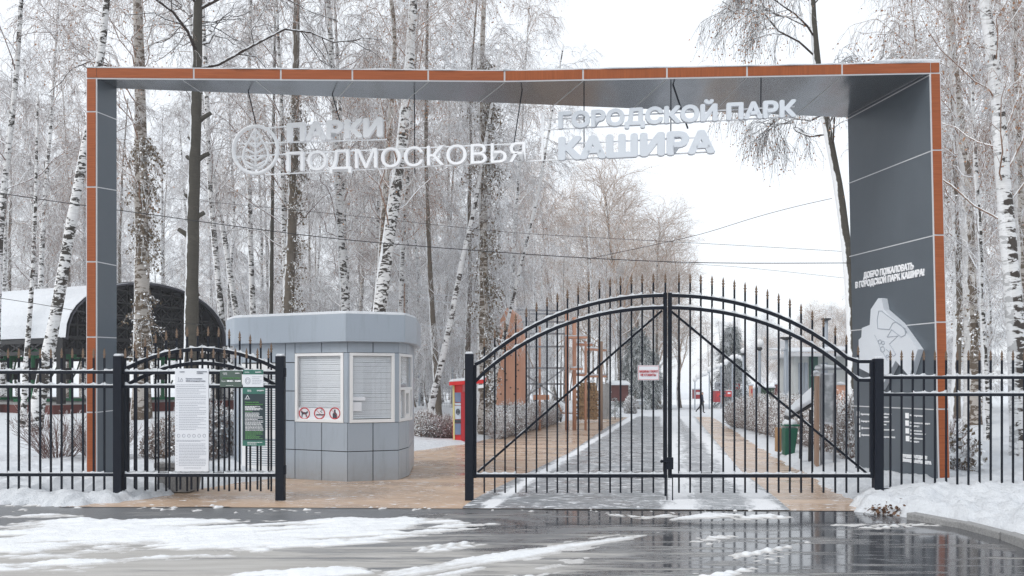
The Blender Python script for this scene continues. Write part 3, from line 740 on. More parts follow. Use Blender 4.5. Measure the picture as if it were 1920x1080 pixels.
def rail(par, segs, Y, h=.042, d=.034, sn=.03, marks=(), name='rail'):
    """one rail along the chain of pixel points segs, with the snow that lies on it as a sub-part"""
    mb, ms = MB(), MB()
    for (x0, y0), (x1, y1) in zip(segs[:-1], segs[1:]):
        p, q = at(x0, y0, Y), at(x1, y1, Y); mb.bar(p, q, d, h)
        m = [x for x in marks if x0 < x < x1]; e = [x0] + m + [x1]
        for a, b in zip(e[:-1], e[1:]):
            f0 = (a - x0) / (x1 - x0); f1 = (b - x0) / (x1 - x0); o = UP * h * .5
            P, Qq = p.lerp(q, f0) + o, p.lerp(q, f1) + o; L = (Qq - P).length
            if L < .03: continue
            # a saddle of snow that piles up against each bar
            n = 5; rows = []; bite = random.random() < .14
            for i in range(n + 1):
                s = i / n; hh = sn * (.45 + .9 * abs(2 * s - 1) ** 2.2) * random.uniform(.65, 1.25) * (.25 if bite else 1); c = P.lerp(Qq, s)
                rows.append([c + Vector((0, -d * .48, -.002)), c + Vector((0, -d * .36, hh * .8)), c + Vector((0, d * .1, hh)), c + Vector((0, d * .48, -.002))])
            ms.add([v for r in rows for v in r], [(i * 4 + j, i * 4 + 4 + j, i * 4 + 5 + j, i * 4 + 1 + j) for i in range(n) for j in range(3)] + [(0, 1, 2, 3), (n * 4 + 3, n * 4 + 2, n * 4 + 1, n * 4)])
    o = mb.build(name, 'iron', par, .003); ms.build('snow', 'snow', o, smooth=True); return o
def bend(x, top): dx = x - 1250; return top + .0008 * dx * dx + 2.0e-9 * dx ** 4
def leaf(xs, x0, x1, label, sgn):
    t = thing('gate_leaf', label, 'gate', at((x0 + x1) / 2, 940, YG), 'two leaves of the arched gate')
    for x in xs: picket(t, x, bend(x, 511), 924, YG)
    stile = x0 if sgn < 0 else x1; meet = x1 if sgn < 0 else x0
    ye = 684 if sgn < 0 else 678; yl = 716 if sgn < 0 else 713
    yb = 892
    for nm, x, y0, w_ in (('hinge_stile', stile, ye, .045), ('meeting_stile', meet, 549, .05)):
        m_ = MB(); m_.bar(PG(x, yb + 4), PG(x, y0), w_, .045, Vector((0, 1, 0))); m_.build(nm, 'iron', t, .003)
    rail(t, [(x0, yb), (x1, yb)], YG, .05, .04, .032, xs, 'bottom_rail')
    for top, yend in ((554, ye), (577, yl)):
        e = [x0] + sorted(xs) + [x1]; seq = e[1:] if sgn < 0 else e[:-1]
        C = [(x, min(bend(x, top), yend)) for x in seq]
        C = [(x0, yend)] + C if sgn < 0 else C + [(x1, yend)]
        rail(t, C, YG, .045, .036, .03, (), 'arched_rail')
    m2 = MB()
    a, b = (PG(892, 889), PG(1242, 582)) if sgn < 0 else (PG(1633, 893), PG(1260, 584))
    a.y += .03; b.y += .03; m2.bar(a, b, .03, .028); br = m2.build('brace', 'iron', t)
    d = (b - a); ms = MB()
    for i in range(14):
        if random.random() < .75:
            s = i / 14 + random.uniform(0, .02); snowcap(a + d * s + UP * .014, a + d * (s + random.uniform(.03, .06)) + UP * .014, .026, .014, ms, .06, .4)
    ms.build('snow', 'snow', br, smooth=True); return t
xl = [908, 927.7, 947, 967, 986.7, 1006, 1025.7, 1045, 1064, 1084, 1104, 1124, 1144, 1163.5, 1184, 1204, 1225]
xr_ = [1273, 1294, 1314, 1335, 1356, 1377, 1397, 1418, 1439, 1460, 1481, 1502, 1523, 1544, 1566, 1587, 1609]
gl = leaf(xl, 890.5, 1247, 'left leaf of the arched iron gate, carrying the small white notice', -1)
gr = leaf(xr_, 1256, 1634, 'right leaf of the arched iron gate, in front of the parked dumpster and green bin', 1)
picket(gl, 1247.5, 512, 930, YG - .03); 
mb = MB(); mb.box(PG(1254, 868) + Vector((0, -.045, 0)), (.10, .05, .16)); mb.tube([PG(1252, 865) + Vector((0, -.07, 0)), PG(1240, 864) + Vector((0, -.07, 0))], .014, 8); mb.ball(PG(1239, 864) + Vector((0, -.07, 0)), .022)
mb.build('lock', 'iron', gl)
mb = MB()
for x, yb in ((1249.5, 948), (1260, 948)): mb.tube([PG(x, 890) + Vector((0, -.04, 0)), PG(x, yb) + Vector((0, -.04, 0))], .008, 6)
mb.build('floor_bolt', 'iron', gr)
def noticeboard(name, label, px0, py0, px1, py1, Y, mat, cat='notice'):
    a, b = at(px0, py1, Y), at(px1, py0, Y); t = thing(name, label, cat, ((a.x + b.x) / 2, Y, a.z))
    mb = MB(); mb.box(((a.x + b.x) / 2, Y + .006, (a.z + b.z) / 2), (b.x - a.x, .012, b.z - a.z)); mb.build('board', mat, t); return t
def btext(mb, body, x0, x1, yb, yt, Y, bold=.0): lettering(body, at(x0, yb, Y), at(x1, yb, Y), at(x0, yt, Y), .003, Vector((0, -1, 0)), mb, bold)
def lines(mb, x0, x1, y0, y1, n, Y, h=.9, rag=.25, seed=0):
    r = random.Random(seed)
    for i in range(n):
        y = y0 + (y1 - y0) * i / max(1, n - 1); x = x0
        xe = x1 - (x1 - x0) * (r.random() ** 2.5) * rag * 2
        while x < xe:   # word by word
            w = r.uniform(1.2, 4.5); e = min(x + w, xe); mb.prism([at(x, y + h, Y), at(e, y + h, Y), at(e, y, Y), at(x, y, Y)], (0, -.002, 0)); x = e + .7
YB = YG - .03
t = noticeboard('gate_notice', 'small white notice with two red lines on the arched gate', 1196, 685, 1236, 713, YB, 'paper')
mb = MB(); btext(mb, 'МАШИНЫ У ВОРОТ', 1199, 1233.5, 698.5, 694.0, YB, .02); btext(mb, 'НЕ СТАВИТЬ!', 1201, 1230, 705.2, 700.6, YB, .02); mb.build('lettering', 'ink_red', t)
mb = MB()
for p, q in (((1197.3, 711.7), (1234.7, 711.7)), ((1197.3, 686.3), (1234.7, 686.3)), ((1197.3, 711.7), (1197.3, 686.3)), ((1234.7, 711.7), (1234.7, 686.3))): mb.bar(at(*p, YB), at(*q, YB), .004, .004)
mb.build('border', 'ink_red', t)
t = noticeboard('rules_board', 'tall white rules board of fine grey print on the open fence panel', 328, 691, 391, 884, YB, 'paper')
mb = MB(); btext(mb, 'Правила посещения', 348.5, 379, 711, 708.6, YB, .02); btext(mb, 'МАУК «Городской парк»', 348.5, 385.5, 715.3, 712.9, YB, .02)
btext(mb, 'ПАРКИ', 337, 346, 698, 696.2, YB, .02); btext(mb, 'ГОРОДСКОЙ ПАРК', 369, 388, 697.8, 696, YB, .01); btext(mb, 'КАШИРА', 369, 381, 700.8, 698.8, YB, .03)
for p, q in (((333, 715), (343, 715)), ((335, 714), (335, 707)), ((338, 714), (340.5, 709)), ((340.5, 709), (342.5, 714))): mb.bar(at(*p, YB), at(*q, YB), .004, .006)
for i in range(6):
    x = 335 + i * 9.6; mb.tube([at(x + 2.6 * math.cos(a), 817 + 3 * math.sin(a), YB) for a in np.linspace(0, 6.28, 13)], .0035, 4, False)
mb.build('lettering', 'ink', t)
mb = MB()
for x0, y0, y1, n in ((331, 721, 724, 2), (331, 728, 731, 2), (331, 734.5, 738, 2), (331, 742, 745, 2), (331, 749, 749, 1), (335.5, 753.5, 805, 17), (331, 825, 827, 2), (335.5, 832, 872, 15), (345, 877, 877, 1)): lines(mb, x0, 387, y0, y1, n, YB, .8, .2, n + int(y0))
for y in list(np.linspace(754, 803, 9)) + list(np.linspace(832, 870, 8)): mb.prism([at(331, y + 1, YB), at(332.5, y + 1, YB), at(332.5, y, YB), at(331, y, YB)], (0, -.002, 0))
mb.build('fine_print', 'ink', t)
t = noticeboard('opening_hours_board', 'small green opening hours board on the fence panel beside the white paper', 412.5, 695, 453, 725.5, YB, 'board_green')
mb = MB(); btext(mb, '08:00 - 23:00', 425.5, 451.5, 715.8, 712.6, YB, .05); btext(mb, 'Парк:', 415, 423, 715.6, 713.4, YB); btext(mb, 'ПАРКИ', 418, 426, 700.5, 698.8, YB, .02); btext(mb, 'КАШИРА', 441, 449, 700.8, 698.8, YB, .03); lines(mb, 419, 430, 702, 702, 1, YB, .5); lines(mb, 424, 444, 722.5, 722.5, 1, YB, .5)
mb.build('lettering', 'letter_white', t)
mb = MB(); btext(mb, 'РЕЖИМ РАБОТЫ ПАРКА', 417, 449.5, 710.3, 707.7, YB, .03); mb.build('heading', 'ink_green', t)
t = noticeboard('paper_notice', 'small white paper with a green header and pale blue stamp beside the opening hours', 455.5, 693.5, 493.5, 725.5, YB, 'paper')
mb = MB(); mb.prism([at(455.5, 702, YB), at(493.5, 702, YB), at(493.5, 693.5, YB), at(455.5, 693.5, YB)], (0, -.002, 0)); mb.build('header', 'board_teal', t)
mb = MB(); btext(mb, 'ПАРКИ', 459, 467, 699, 696.8, YB - .002); btext(mb, 'КАШИРА', 479, 490, 699, 696.6, YB - .002, .03); mb.build('header_lettering', 'letter_white', t)
mb = MB(); mb.tube([at(464.5 + 4.6 * math.cos(a), 714 + 6 * math.sin(a), YB) for a in np.linspace(0, 6.28, 17)], .004, 4, False); lines(mb, 473, 492, 706, 719, 5, YB, .9, .3, 4); mb.tube([at(464.5 + 2.5 * math.cos(a), 714 + 3.4 * math.sin(a), YB) for a in np.linspace(0, 6.28, 13)], .003, 4, False); mb.build('stamp_and_print', 'ink', t)
t = noticeboard('dog_walking_board', 'dark navy and teal rules board hanging below the two small notices', 454.5, 727, 497, 836, YB - .01, 'board_teal')
Yb = YB - .01
mb = MB(); mb.prism([at(455.2, 825.5, Yb), at(497.2, 825.5, Yb), at(497.2, 738.5, Yb), at(455.2, 738.5, Yb)], (0, -.002, 0)); mb.build('text_panel', 'board_navy', t)
Yb -= .003
mb = MB(); btext(mb, 'Правила выгула', 459.5, 485, 755.3, 752.8, Yb, .04); btext(mb, 'домашних животных', 459.5, 493, 759.3, 756.8, Yb, .04); lines(mb, 459.5, 481, 771.3, 771.3, 1, Yb, .9); lines(mb, 460, 493, 809, 822, 7, Yb, 1, .25, 8); mb.build('heading', 'ink_green', t)
mb = MB(); lines(mb, 459.5, 493, 761.5, 768, 5, Yb, 1, .25, 5); lines(mb, 459.5, 493.5, 774, 781, 4, Yb, 1, .2, 6); lines(mb, 459.5, 493.5, 783.5, 794, 5, Yb, 1, .25, 7); lines(mb, 460, 494, 796, 806, 5, Yb, 1, .25, 9)
btext(mb, 'ПАРКИ', 464, 471, 732.8, 730.8, Yb, .02); btext(mb, 'КАШИРА', 482, 495, 733.4, 731, Yb, .03); lines(mb, 464, 476, 734, 734, 1, Yb, .6); lines(mb, 464, 492, 829, 832, 2, Yb, 1, .2, 3)
for p, q in (((459, 748), (468.5, 748)), ((461, 747), (464, 741)), ((464, 741), (467, 747))): mb.bar(at(*p, Yb), at(*q, Yb), .004, .006)
mb.build('lettering', 'letter_white', t)
# left fence, fixed panel with the notices, opened arched wicket, right fence
def flatfence(name, label, xs, x0, x1, ytip, yb, rails, Y, bottom, cat='fence', group=None):
    t = thing(name, label, cat, at((x0 + x1) / 2, 940, Y), group)
    for x in xs: picket(t, x, ytip, bottom, Y)
    for y in rails: rail(t, [(x0, y), (x1, y)], Y, .042, .034, .035, xs)
    rail(t, [(x0, yb), (x1, yb)], Y, .045, .036, .03, xs); return t
flatfence('iron_fence', 'dark iron fence running from the left picture edge to the open wicket', [15.3 + 20.05 * i for i in range(-2, 10)], -45, 215, 653, 890, (698, 725), YG, 922)
t = flatfence('fence_panel', 'dark iron fence panel that carries the notice boards', [235 + 20.65 * i for i in range(0, 14)], 231, 518, 653, 891, (699, 725), YG, 918)
YW = 12.02
xw = [252.5 + 19.7 * i for i in range(0, 14)]
t = thing('wicket_gate', 'arched iron wicket standing open behind the fence panel with notices', 'gate', at(380, 930, YW))
def arch(x, top, drop): return top + drop * ((x - 378) / 145) ** 2
for x in xw: picket(t, x, arch(x, 612, 38), 921, YW)
for top, dr in ((655, 38), (681, 44)): rail(t, [(a, arch(a, top, dr)) for a in np.linspace(238, 521, 13)], YW - .05, .05, .04, .032, (), 'arched_rail')
rail(t, [(240, 889), (522, 889)], YW, .045, .036, .03, xw, 'bottom_rail')
for x in (239, 521): mb = MB(); mb.bar(at(x, 892, YW), at(x, 692, YW), .045, .045, Vector((0, 1, 0))); mb.build('stile', 'iron', t, .003)
flatfence('iron_fence', 'dark iron fence between the right gate post and the right picture edge', [1669.5 + 20.9 * i for i in range(0, 14)], 1654, 1960, 657, 918, (708, 740), YG, 935)

# ---------------------------------------------------------------- ticket booth
fas = [Vector(p) for p in ((-5.28, 15.75, 0), (-4.90, 15.07, 0), (-2.74, 14.05, 0), (-1.81, 14.43, 0), (-1.70, 15.2, 0), (-1.85, 17.3, 0), (-4.9, 17.7, 0))]
def inset(P, d):
    n = len(P); out = []
    for i in range(n):
        a, b, c = P[i - 1], P[i], P[(i + 1) % n]
        def ln(p, q): e = (q - p).normalized(); m = Vector((-e.y, e.x, 0)); return p + m * d, e
        p1, e1 = ln(a, b); p2, e2 = ln(b, c)
        den = e1.x * e2.y - e1.y * e2.x; w_ = p2 - p1; t = (w_.x * e2.y - w_.y * e2.x) / den; out.append(p1 + e1 * t)
    return out
wal = inset(fas, .13)
ZB, ZE, ZF0, ZF1 = -.06, 2.32, 2.28, 2.745
booth = thing('ticket_booth', 'grey panelled octagonal ticket booth with white framed windows beside the walkway', 'booth', (-3.2, 15.6, ZB))
mb = MB(); core = inset(wal, .012); 
for i in range(len(core)):
    if i in (1, 2, 3): continue
    a, b = core[i], core[(i + 1) % len(core)]; mb.prism([(a.x, a.y, ZB), (b.x, b.y, ZB), (b.x, b.y, ZE), (a.x, a.y, ZE)], ((b - a).normalized().cross(UP)) * -.05)
mb.build('inner_shell', 'interior', booth)
def onface(i, px, P=None):
    a, b = (P or wal)[i], (P or wal)[i + 1]; k = (px - CX) / F
    # x = k*y on the wall line
    s = (k * a.y - a.x) / ((b.x - a.x) - k * (b.y - a.y)); return a.lerp(b, s)
mw, mg = MB(), MB()
def panel(i, p, q, z0, z1, g=.007):
    e = (q - p).normalized(); n = e.cross(UP); p2, q2 = p + e * g, q - e * g
    mw.prism([(p2.x, p2.y, z0 + g), (q2.x, q2.y, z0 + g), (q2.x, q2.y, z1 - g), (p2.x, p2.y, z1 - g)], -n * .03)
def gapstrip(p, q, z0, z1, dep=.013):
    n = (q - p).normalized().cross(UP); o = -n * dep
    mg.prism([(p.x + o.x, p.y + o.y, z0), (q.x + o.x, q.y + o.y, z0), (q.x + o.x, q.y + o.y, z1), (p.x + o.x, p.y + o.y, z1)], -n * .03)
ROWS = [ZB, .45, .945, 1.455, 1.945, ZE]
win = {1: (553.5, 644), 2: (655.5, 740), 3: (748.5, 772.5)}; WZ = (.93, 2.10)
cols = {1: [437, 453.5, 535, 553, 603, 651.5], 2: [651.5, 699.5, 748], 3: [748, 762, 777]}
mwin = []
for i in (1, 2, 3):
    a, b = wal[i], wal[i + 1]; P = [a] + [onface(i, x) for x in cols[i][1:-1]] + [b]
    wx = (onface(i, win[i][0]), onface(i, win[i][1]))
    for j in range(len(P) - 1):
        for r in range(5):
            z0, z1 = ROWS[r], ROWS[r + 1]; p, q = P[j], P[j + 1]
            if i == 1 and j == 1: 
                if r == 4: panel(i, p, q, z0, z1); gapstrip(p, q, z0, z1)
                continue
            if z0 >= .9 and not (i == 1 and j <= 2):     # window band
                if r == 4: panel(i, p, q, 2.10, z1); gapstrip(p, q, 2.11, z1)
                continue
            panel(i, p, q, z0, z1 if r != 1 or (i == 1 and j <= 2) else .93); gapstrip(p, q, z0, z1 if r != 1 else .93)
    e = (b - a).normalized()
    for p, q in (((wal[i] if i > 1 else P[3]), wx[0]), (wx[1], b)):
        if (q - p).dot(e) > .012: panel(i, p, q, .93, 2.10, .001); gapstrip(p, q, .92, 2.11)
# returns of the side and back walls
for i in (0, 4, 5, 6):
    p, q = wal[i], wal[(i + 1) % 7]; L = (q - p).length; n = max(1, round(L / .6))
    for j in range(n):
        for r in range(5): panel(i, p.lerp(q, j / n), p.lerp(q, (j + 1) / n), ROWS[r], ROWS[r + 1])
wo_ = mw.build('wall', 'booth_panel', booth, .004); mg.build('joint_backing', 'dark_gap', wo_)
mb = MB(); mb.prism([(p.x, p.y, ZF0) for p in fas], (0, 0, ZF1 - ZF0)); ro = mb.build('roof_fascia', 'booth_panel', booth, .01)
mb = MB(); P = inset(fas, .03); base = [(p.x, p.y, ZF1 - .002) for p in fas]; c = Vector((sum(p.x for p in fas) / 7, sum(p.y for p in fas) / 7, ZF1 + .06))
n = 7; top = [(p.x, p.y, ZF1 + .045) for p in P]
mb.add(base + top + [tuple(c)], [(i, (i + 1) % n, (i + 1) % n + n, i + n) for i in range(n)] + [(i + n, (i + 1) % n + n, 2 * n) for i in range(n)]); mb.build('snow_cap', 'snow', ro, .015)
mb = MB(); mb.prism([(p.x, p.y, ZE - .02) for p in inset(wal, .03)], (0, 0, .015)); mb.build('ceiling', 'blind', booth)
mb = MB(); mb.prism([(p.x, p.y, ZB) for p in inset(wal, .03)], (0, 0, .03)); mb.build('floor_slab', 'concrete', booth)
def fbox(mb, p, q, s0, s1, z0, z1, o0, o1):
    """box on a facade p-q: fractions s0..s1 along, z0..z1, offsets o0..o1 outwards"""
    n = (q - p).normalized().cross(UP); a, b = p.lerp(q, s0), p.lerp(q, s1)
    P = [a + n * o0, b + n * o0]; mb.prism([(P[0].x, P[0].y, z0), (P[1].x, P[1].y, z0), (P[1].x, P[1].y, z1), (P[0].x, P[0].y, z1)], n * (o1 - o0))
def window(i, label=None):
    p, q = onface(i, win[i][0]), onface(i, win[i][1]); L = (q - p).length; f = .055 / L; z0, z1 = WZ; mb = MB()
    fbox(mb, p, q, 0, 1, z0, z0 + .055, -.05, .012); fbox(mb, p, q, 0, 1, z1 - .05, z1, -.05, .012)
    fbox(mb, p, q, 0, f, z0 + .055, z1 - .05, -.05, .012); fbox(mb, p, q, 1 - f, 1, z0 + .055, z1 - .05, -.05, .012)
    if i == 3:
        zm = 1.47; fbox(mb, p, q, f, 1 - f, zm, zm + .05, -.05, .010); s = .42
        fbox(mb, p, q, s, s + .08, z0 + .055, zm, -.05, .008); fbox(mb, p, q, s + .32, s + .42, z0 + .055, zm, -.05, .008); fbox(mb, p, q, s + .08, s + .32, z0 + .055, z0 + .12, -.05, .008); fbox(mb, p, q, s + .08, s + .32, zm - .06, zm, -.05, .008)
    fr = mb.build('window', 'white_pvc', booth, .004)
    if label: fr['label'] = label
    mb = MB(); fbox(mb, p, q, f, 1 - f, z0 + .05, z1 - .045, -.028, -.022); mb.build('pane', 'glass', fr)
    mb = MB(); nsl = 30
    n = (q - p).normalized().cross(UP)
    for k in range(nsl):
        z = z0 + .07 + (z1 - z0 - .12) * k / nsl + random.uniform(-.003, .003)
        a, b = p.lerp(q, f * .9) - n * .045, p.lerp(q, 1 - f * .9) - n * .045
        jj = random.uniform(-.004, .004)
        mb.prism([a + UP * z, b + UP * (z + jj), b + UP * (z + jj + .033) - n * .008, a + UP * (z + .033) - n * .008], -n * .001)
    mb.build('blind', 'blind', fr); return fr, p, q, n
f1 = window(1, 'wide white framed window with three prohibition signs'); f2 = window(2); f3 = window(3, 'narrow window with a small serving hatch')
# prohibition signs behind the glass
fr, p, q, n = f1
def wp(px, py): return hit(px, py, p + n * .004 - n * .022, n)
mb = MB(); mb.prism([wp(556, 790), wp(641, 790), wp(641, 766), wp(556, 764)], n * .002); mb.build('sticker', 'paper', fr)
mr, mk = MB(), MB()
for cx in (571, 599.5, 628):
    cyy = 775; mr.tube([wp(cx + 9.5 * math.cos(a), cyy + 10.3 * math.sin(a)) + n * .003 for a in np.linspace(0, 6.284, 25)], .010, 6, False)
    mr.bar(wp(cx - 7, cyy - 7) + n * .003, wp(cx + 7, cyy + 7) + n * .003, .004, .016, n.cross(Vector((.7, 0, .7))).normalized())
def poly(mb, pts): mb.prism([wp(*c) + n * .0025 for c in pts], n * .002)
poly(mk, [(564, 772), (566, 770), (567, 772), (574, 773), (577, 770), (577.5, 774), (575, 776), (575.5, 782), (574, 782), (573, 777), (568, 777), (567, 782), (565.5, 782), (566, 775)])
poly(mk, [(593, 776.5), (608, 776.5), (608, 779), (593, 779)]); mk.tube([wp(x, y) + n * .004 for x, y in ((604, 774), (601, 771), (605, 769), (602, 766.5))], .005, 5)
poly(mk, [(626.5, 768), (629.5, 768), (629.5, 773), (632, 776), (632, 784), (624, 784), (624, 776), (626.5, 773)])
mr.build('prohibition_ring', 'ink_red', fr); mk.build('pictogram', 'ink_dark', fr)
fr, p, q, n = f2
def wp(px, py): return hit(px, py, p - n * .022 + n * .004, n)
mb = MB(); poly(mb, [(661, 751), (685, 751), (685, 744), (661, 744)]); poly(mb, [(662, 771), (678, 771), (678, 754), (662, 754)]); mb.build('paper_slip', 'paper', fr)
# door
p, q = onface(1, 453.8), onface(1, 534.5); mb = MB()
fbox(mb, p, q, 0, 1, ZB + .02, 1.93, -.04, .012); dr = mb.build('door', 'white_pvc', booth, .004); dr['label'] = 'white door with a glazed upper and lower field'
for z0, z1 in ((.15, .62), (.78, 1.80)):
    mb = MB(); fbox(mb, p, q, .10, .90, z0, z1, .013, .016); mb.build('door_light', 'grey_paint', dr)
    mb = MB()
    for k in range(int((z1 - z0) / .04)): fbox(mb, p, q, .11, .89, z0 + .01 + k * .04, z0 + .03 + k * .04, .0165, .019)
    mb.build('louvre', 'blind', dr)
mb = MB(); fbox(mb, p, q, .93, .965, .95, 1.09, .013, .05); mb.build('handle', 'steel', dr)

# ---------------------------------------------------------------- granite litter bin behind the fence panel
t = thing('litter_bin', 'square granite litter bin behind the fence panel with notices', 'bin', at(338, 925, 12.7))
c = at(338, 922, 12.7); z0 = .0
mb = MB(); mb.add([(c.x + a * .21, c.y + b * .21, z0) for a, b in ((-1, -1), (1, -1), (1, 1), (-1, 1))] + [(c.x + a * .25, c.y + b * .25, .36) for a, b in ((-1, -1), (1, -1), (1, 1), (-1, 1))], [(3, 2, 1, 0), (4, 5, 6, 7), (0, 1, 5, 4), (1, 2, 6, 5), (2, 3, 7, 6), (3, 0, 4, 7)]); mb.build('body', 'granite', t, .01)
mb = MB(); mb.box((c.x, c.y, .40), (.56, .56, .075)); mb.build('rim', 'granite', t, .01)
mb = MB(); mb.ball((c.x, c.y, .44), .24, 14, 8, (1, 1, .35)); mb.build('snow_cap', 'snow', t, smooth=True)

# ---------------------------------------------------------------- red vending machine
Yv = 25.6; zb = float(gz(Yv))
def V_(px, py, dy=0): return at(px, py, Yv + dy)
t = thing('vending_machine', 'red vending machine with a sloping canopy beside the walkway behind the gate post', 'vending machine', (V_(880, 833).x, Yv + .4, zb))
a, b = V_(848.5, 833), V_(909, 833); zt = V_(0, 712).z; ex = Vector((.34, .94, 0))  # the long side runs away from us
w0 = V_(867, 833).x
mb = MB(); mb.prism([(a.x, Yv, zb), (w0, Yv - .05, zb), (w0 + .30, Yv + 1.0, zb), (a.x + .3, Yv + 1.0, zb)], (0, 0, zt - zb)); mb.build('cabinet', 'red_paint', t, .02)
P = lambda px, py: V_(px, py, -.03)
mb = MB(); mb.prism([P(850, 832), P(853, 832), P(852, 720), P(848.5, 720)], (0, -.02, 0)); mb.build('edge_strip', 'yellow_trim', t)
for nm, y0, y1, m in (('side_graphic', 736, 754, 'blue_graphic'), ('side_graphic', 755.5, 760, 'pale_graphic'), ('side_graphic', 761, 786, 'pale_graphic'), ('side_graphic', 787.5, 793, 'ink_dark'), ('side_graphic', 794, 815, 'blue_graphic')):
    mb = MB(); mb.prism([V_(853.5, y1, -.07), V_(864, y1, -.07), V_(864, y0, -.07), V_(852.5, y0, -.07)], (0, .035, 0)); mb.build(nm, m, t)
mb = MB(); mb.tube([V_(858.5 + 3.2 * math.cos(x), 772 + 5 * math.sin(x), -.085) for x in np.linspace(0, 6.284, 15)], .012, 5, False); lettering('УЗВ', V_(855.8, 774, -.08), V_(861.2, 774, -.08), V_(855.8, 769.5, -.08), .01, Vector((0, -1, 0)), mb, .03); mb.build('emblem', 'ink_dark', t)
mb = MB(); mb.prism([(w0 + .02, Yv + .06, zb + .25), (w0 + .30, Yv + .95, zb + .25), (w0 + .30, Yv + .95, zt - .35), (w0 + .02, Yv + .06, zt - .35)], (.012, -.003, 0)); mb.build('display_window', 'red_deep', t)
mb = MB(); mb.prism([V_(864.5, 833, -.08), V_(868.5, 833, -.08), V_(868, 735, -.08), V_(864, 735, -.08)], (.2, .05, 0)); mb.build('door_frame', 'red_deep', t, .01)
mb = MB(); c0, c1, c2, c3 = V_(842, 716, -.25), V_(908, 712, -.1), V_(912, 706.5, 1.0), V_(846, 713, 1.0)
mb.prism([c0, c1, c2, c3], (0, 0, -.11)); cp = mb.build('canopy', 'red_paint', t, .01)
mb = MB(); mb.prism([p_ + UP * .001 for p_ in (c0, c1, c2, c3)], (0, 0, .035)); mb.build('snow_cap', 'snow', cp, .01)
mb = MB(); mb.prism([V_(896, 728, -.2), V_(908, 727, -.2), V_(908, 721, -.2), V_(896, 722, -.2)], (0, .02, 0)); mb.build('label_plate', 'paper', t)

# ---------------------------------------------------------------- climbing tower and rope course
Yc = 34.0
def C_(px, py, dy=0): return at(px, py, Yc + dy)
def zg(x, y): return ground_z(x, y)
t = thing('climbing_wall', 'tall leaning orange wooden climbing wall beside the leaf-clad tree', 'climbing wall', C_(960, 757))
mb = MB(); mb.prism([C_(930, 760), C_(976, 760), C_(976, 640), C_(966, 590), C_(950, 577), C_(938, 600)], (.25, .9, 0)); cw = mb.build('wall', 'orange_wood', t, .01)
mb = MB()
for i in range(26):
    x = random.uniform(934, 972); y = random.uniform(610, 750); mb.ball(C_(x, y, -.02), .035, 8, 5)
mb.build('hold', 'bronze', t)
mb = MB(); mb.bar(C_(1000, 745, .6), C_(1030, 745, .6), .12, .2); mb.build('base_board', 'orange_wood', t)
t = thing('rope_course', 'wooden rope course of posts, steel frame and hanging planks behind the gate', 'rope course', C_(1040, 757, 2))
for px, top, w_ in ((1012, 612, .10), (1063, 588, .16), (1077, 595, .17), (1098, 640, .10), (1126, 640, .20)):
    p = C_(px, top, 1.5); g_ = zg(p.x, p.y); mb = MB(); mb.tube([(p.x, p.y, g_ - .1), p], w_ / 2, 10); mb.build('post', 'orange_wood' if px != 1126 else 'brown_wood', t, smooth=True)
mb = MB()
for y0, y1 in ((581, 583), (589, 588), (603, 604), (625, 626), (650, 650), (690, 690), (720, 720)): mb.bar(C_(968, y0, .9), C_(1066, y1, 2.2), .07, .07)
for a, b in (((976, 756), (968, 580)), ((992, 756), (992, 582)), ((968, 690), (1060, 756)), ((1060, 690), (970, 756))): mb.bar(C_(*a, 1.2), C_(*b, 1.2), .06, .06)
mb.build('steel_frame', 'steel', t)
ms = MB()
for a, b, dy in (((1060, 633), (1100, 633), 1), ((1080, 646), (1110, 647), 2), ((1098, 655), (1136, 657), 3), ((1070, 692), (1092, 692), 1), ((1080, 703), (1104, 704), 2), ((1100, 706), (1136, 706), 3)):
    mb = MB(); mb.bar(C_(*a, dy), C_(*b, dy), .5, .08); mb.build('plank', 'orange_wood', t); snowcap(C_(*a, dy) + UP * .04, C_(*b, dy) + UP * .04, .5, .07, ms, .3, .3)
ms.build('snow', 'snow', t, smooth=True)
mb = MB()
for a, b, dy in (((1063, 600), (1126, 645), 2), ((1078, 600), (1078, 700), 1.6), ((1090, 650), (1090, 705), 2), ((1112, 655), (1112, 706), 3), ((1126, 650), (1136, 720), 3), ((1063, 625), (1136, 657), 2), ((970, 612), (1000, 690), .8)): mb.tube([C_(*a, dy), C_(*b, dy)], .018, 5)
for k in range(9): mb.tube([C_(1066 + k * 1.5, 700, 1.5), C_(1066 + k * 1.5, 650, 1.5)], .012, 4)
mb.build('rope', 'rope', t)
t = thing('rope_course_post', 'lone reddish post with snowy ropes rising behind the booth roof', 'post', C_(755, 760, 1))
mb = MB(); mb.tube([C_(754, 765, 1), C_(754, 531, 1)], .13, 10); mb.build('shaft', 'brown_wood', t, smooth=True)
mb = MB(); mb.ball(C_(754, 531, 1), .13, 10, 6, (1, 1, .5)); mb.build('snow_cap', 'snow', t)
mb = MB()
for y0, y1, sag in ((542, 552, 6), (550, 566, 8), (602, 612, 6)):
    mb.tube([C_(754 + (900 - 754) * s, y0 + (y1 - y0) * s + sag * 4 * s * (1 - s), 1 + s) for s in np.linspace(0, 1, 9)], .022, 5)
for k in range(13): x = 790 + k * 8.5; y = 602 + (x - 754) / 146 * 10 + 5; mb.bar(C_(x, y + 1, 1.3), C_(x + 5, y + 5, 1.3), .12, .05)
mb.build('rope', 'snow', t)

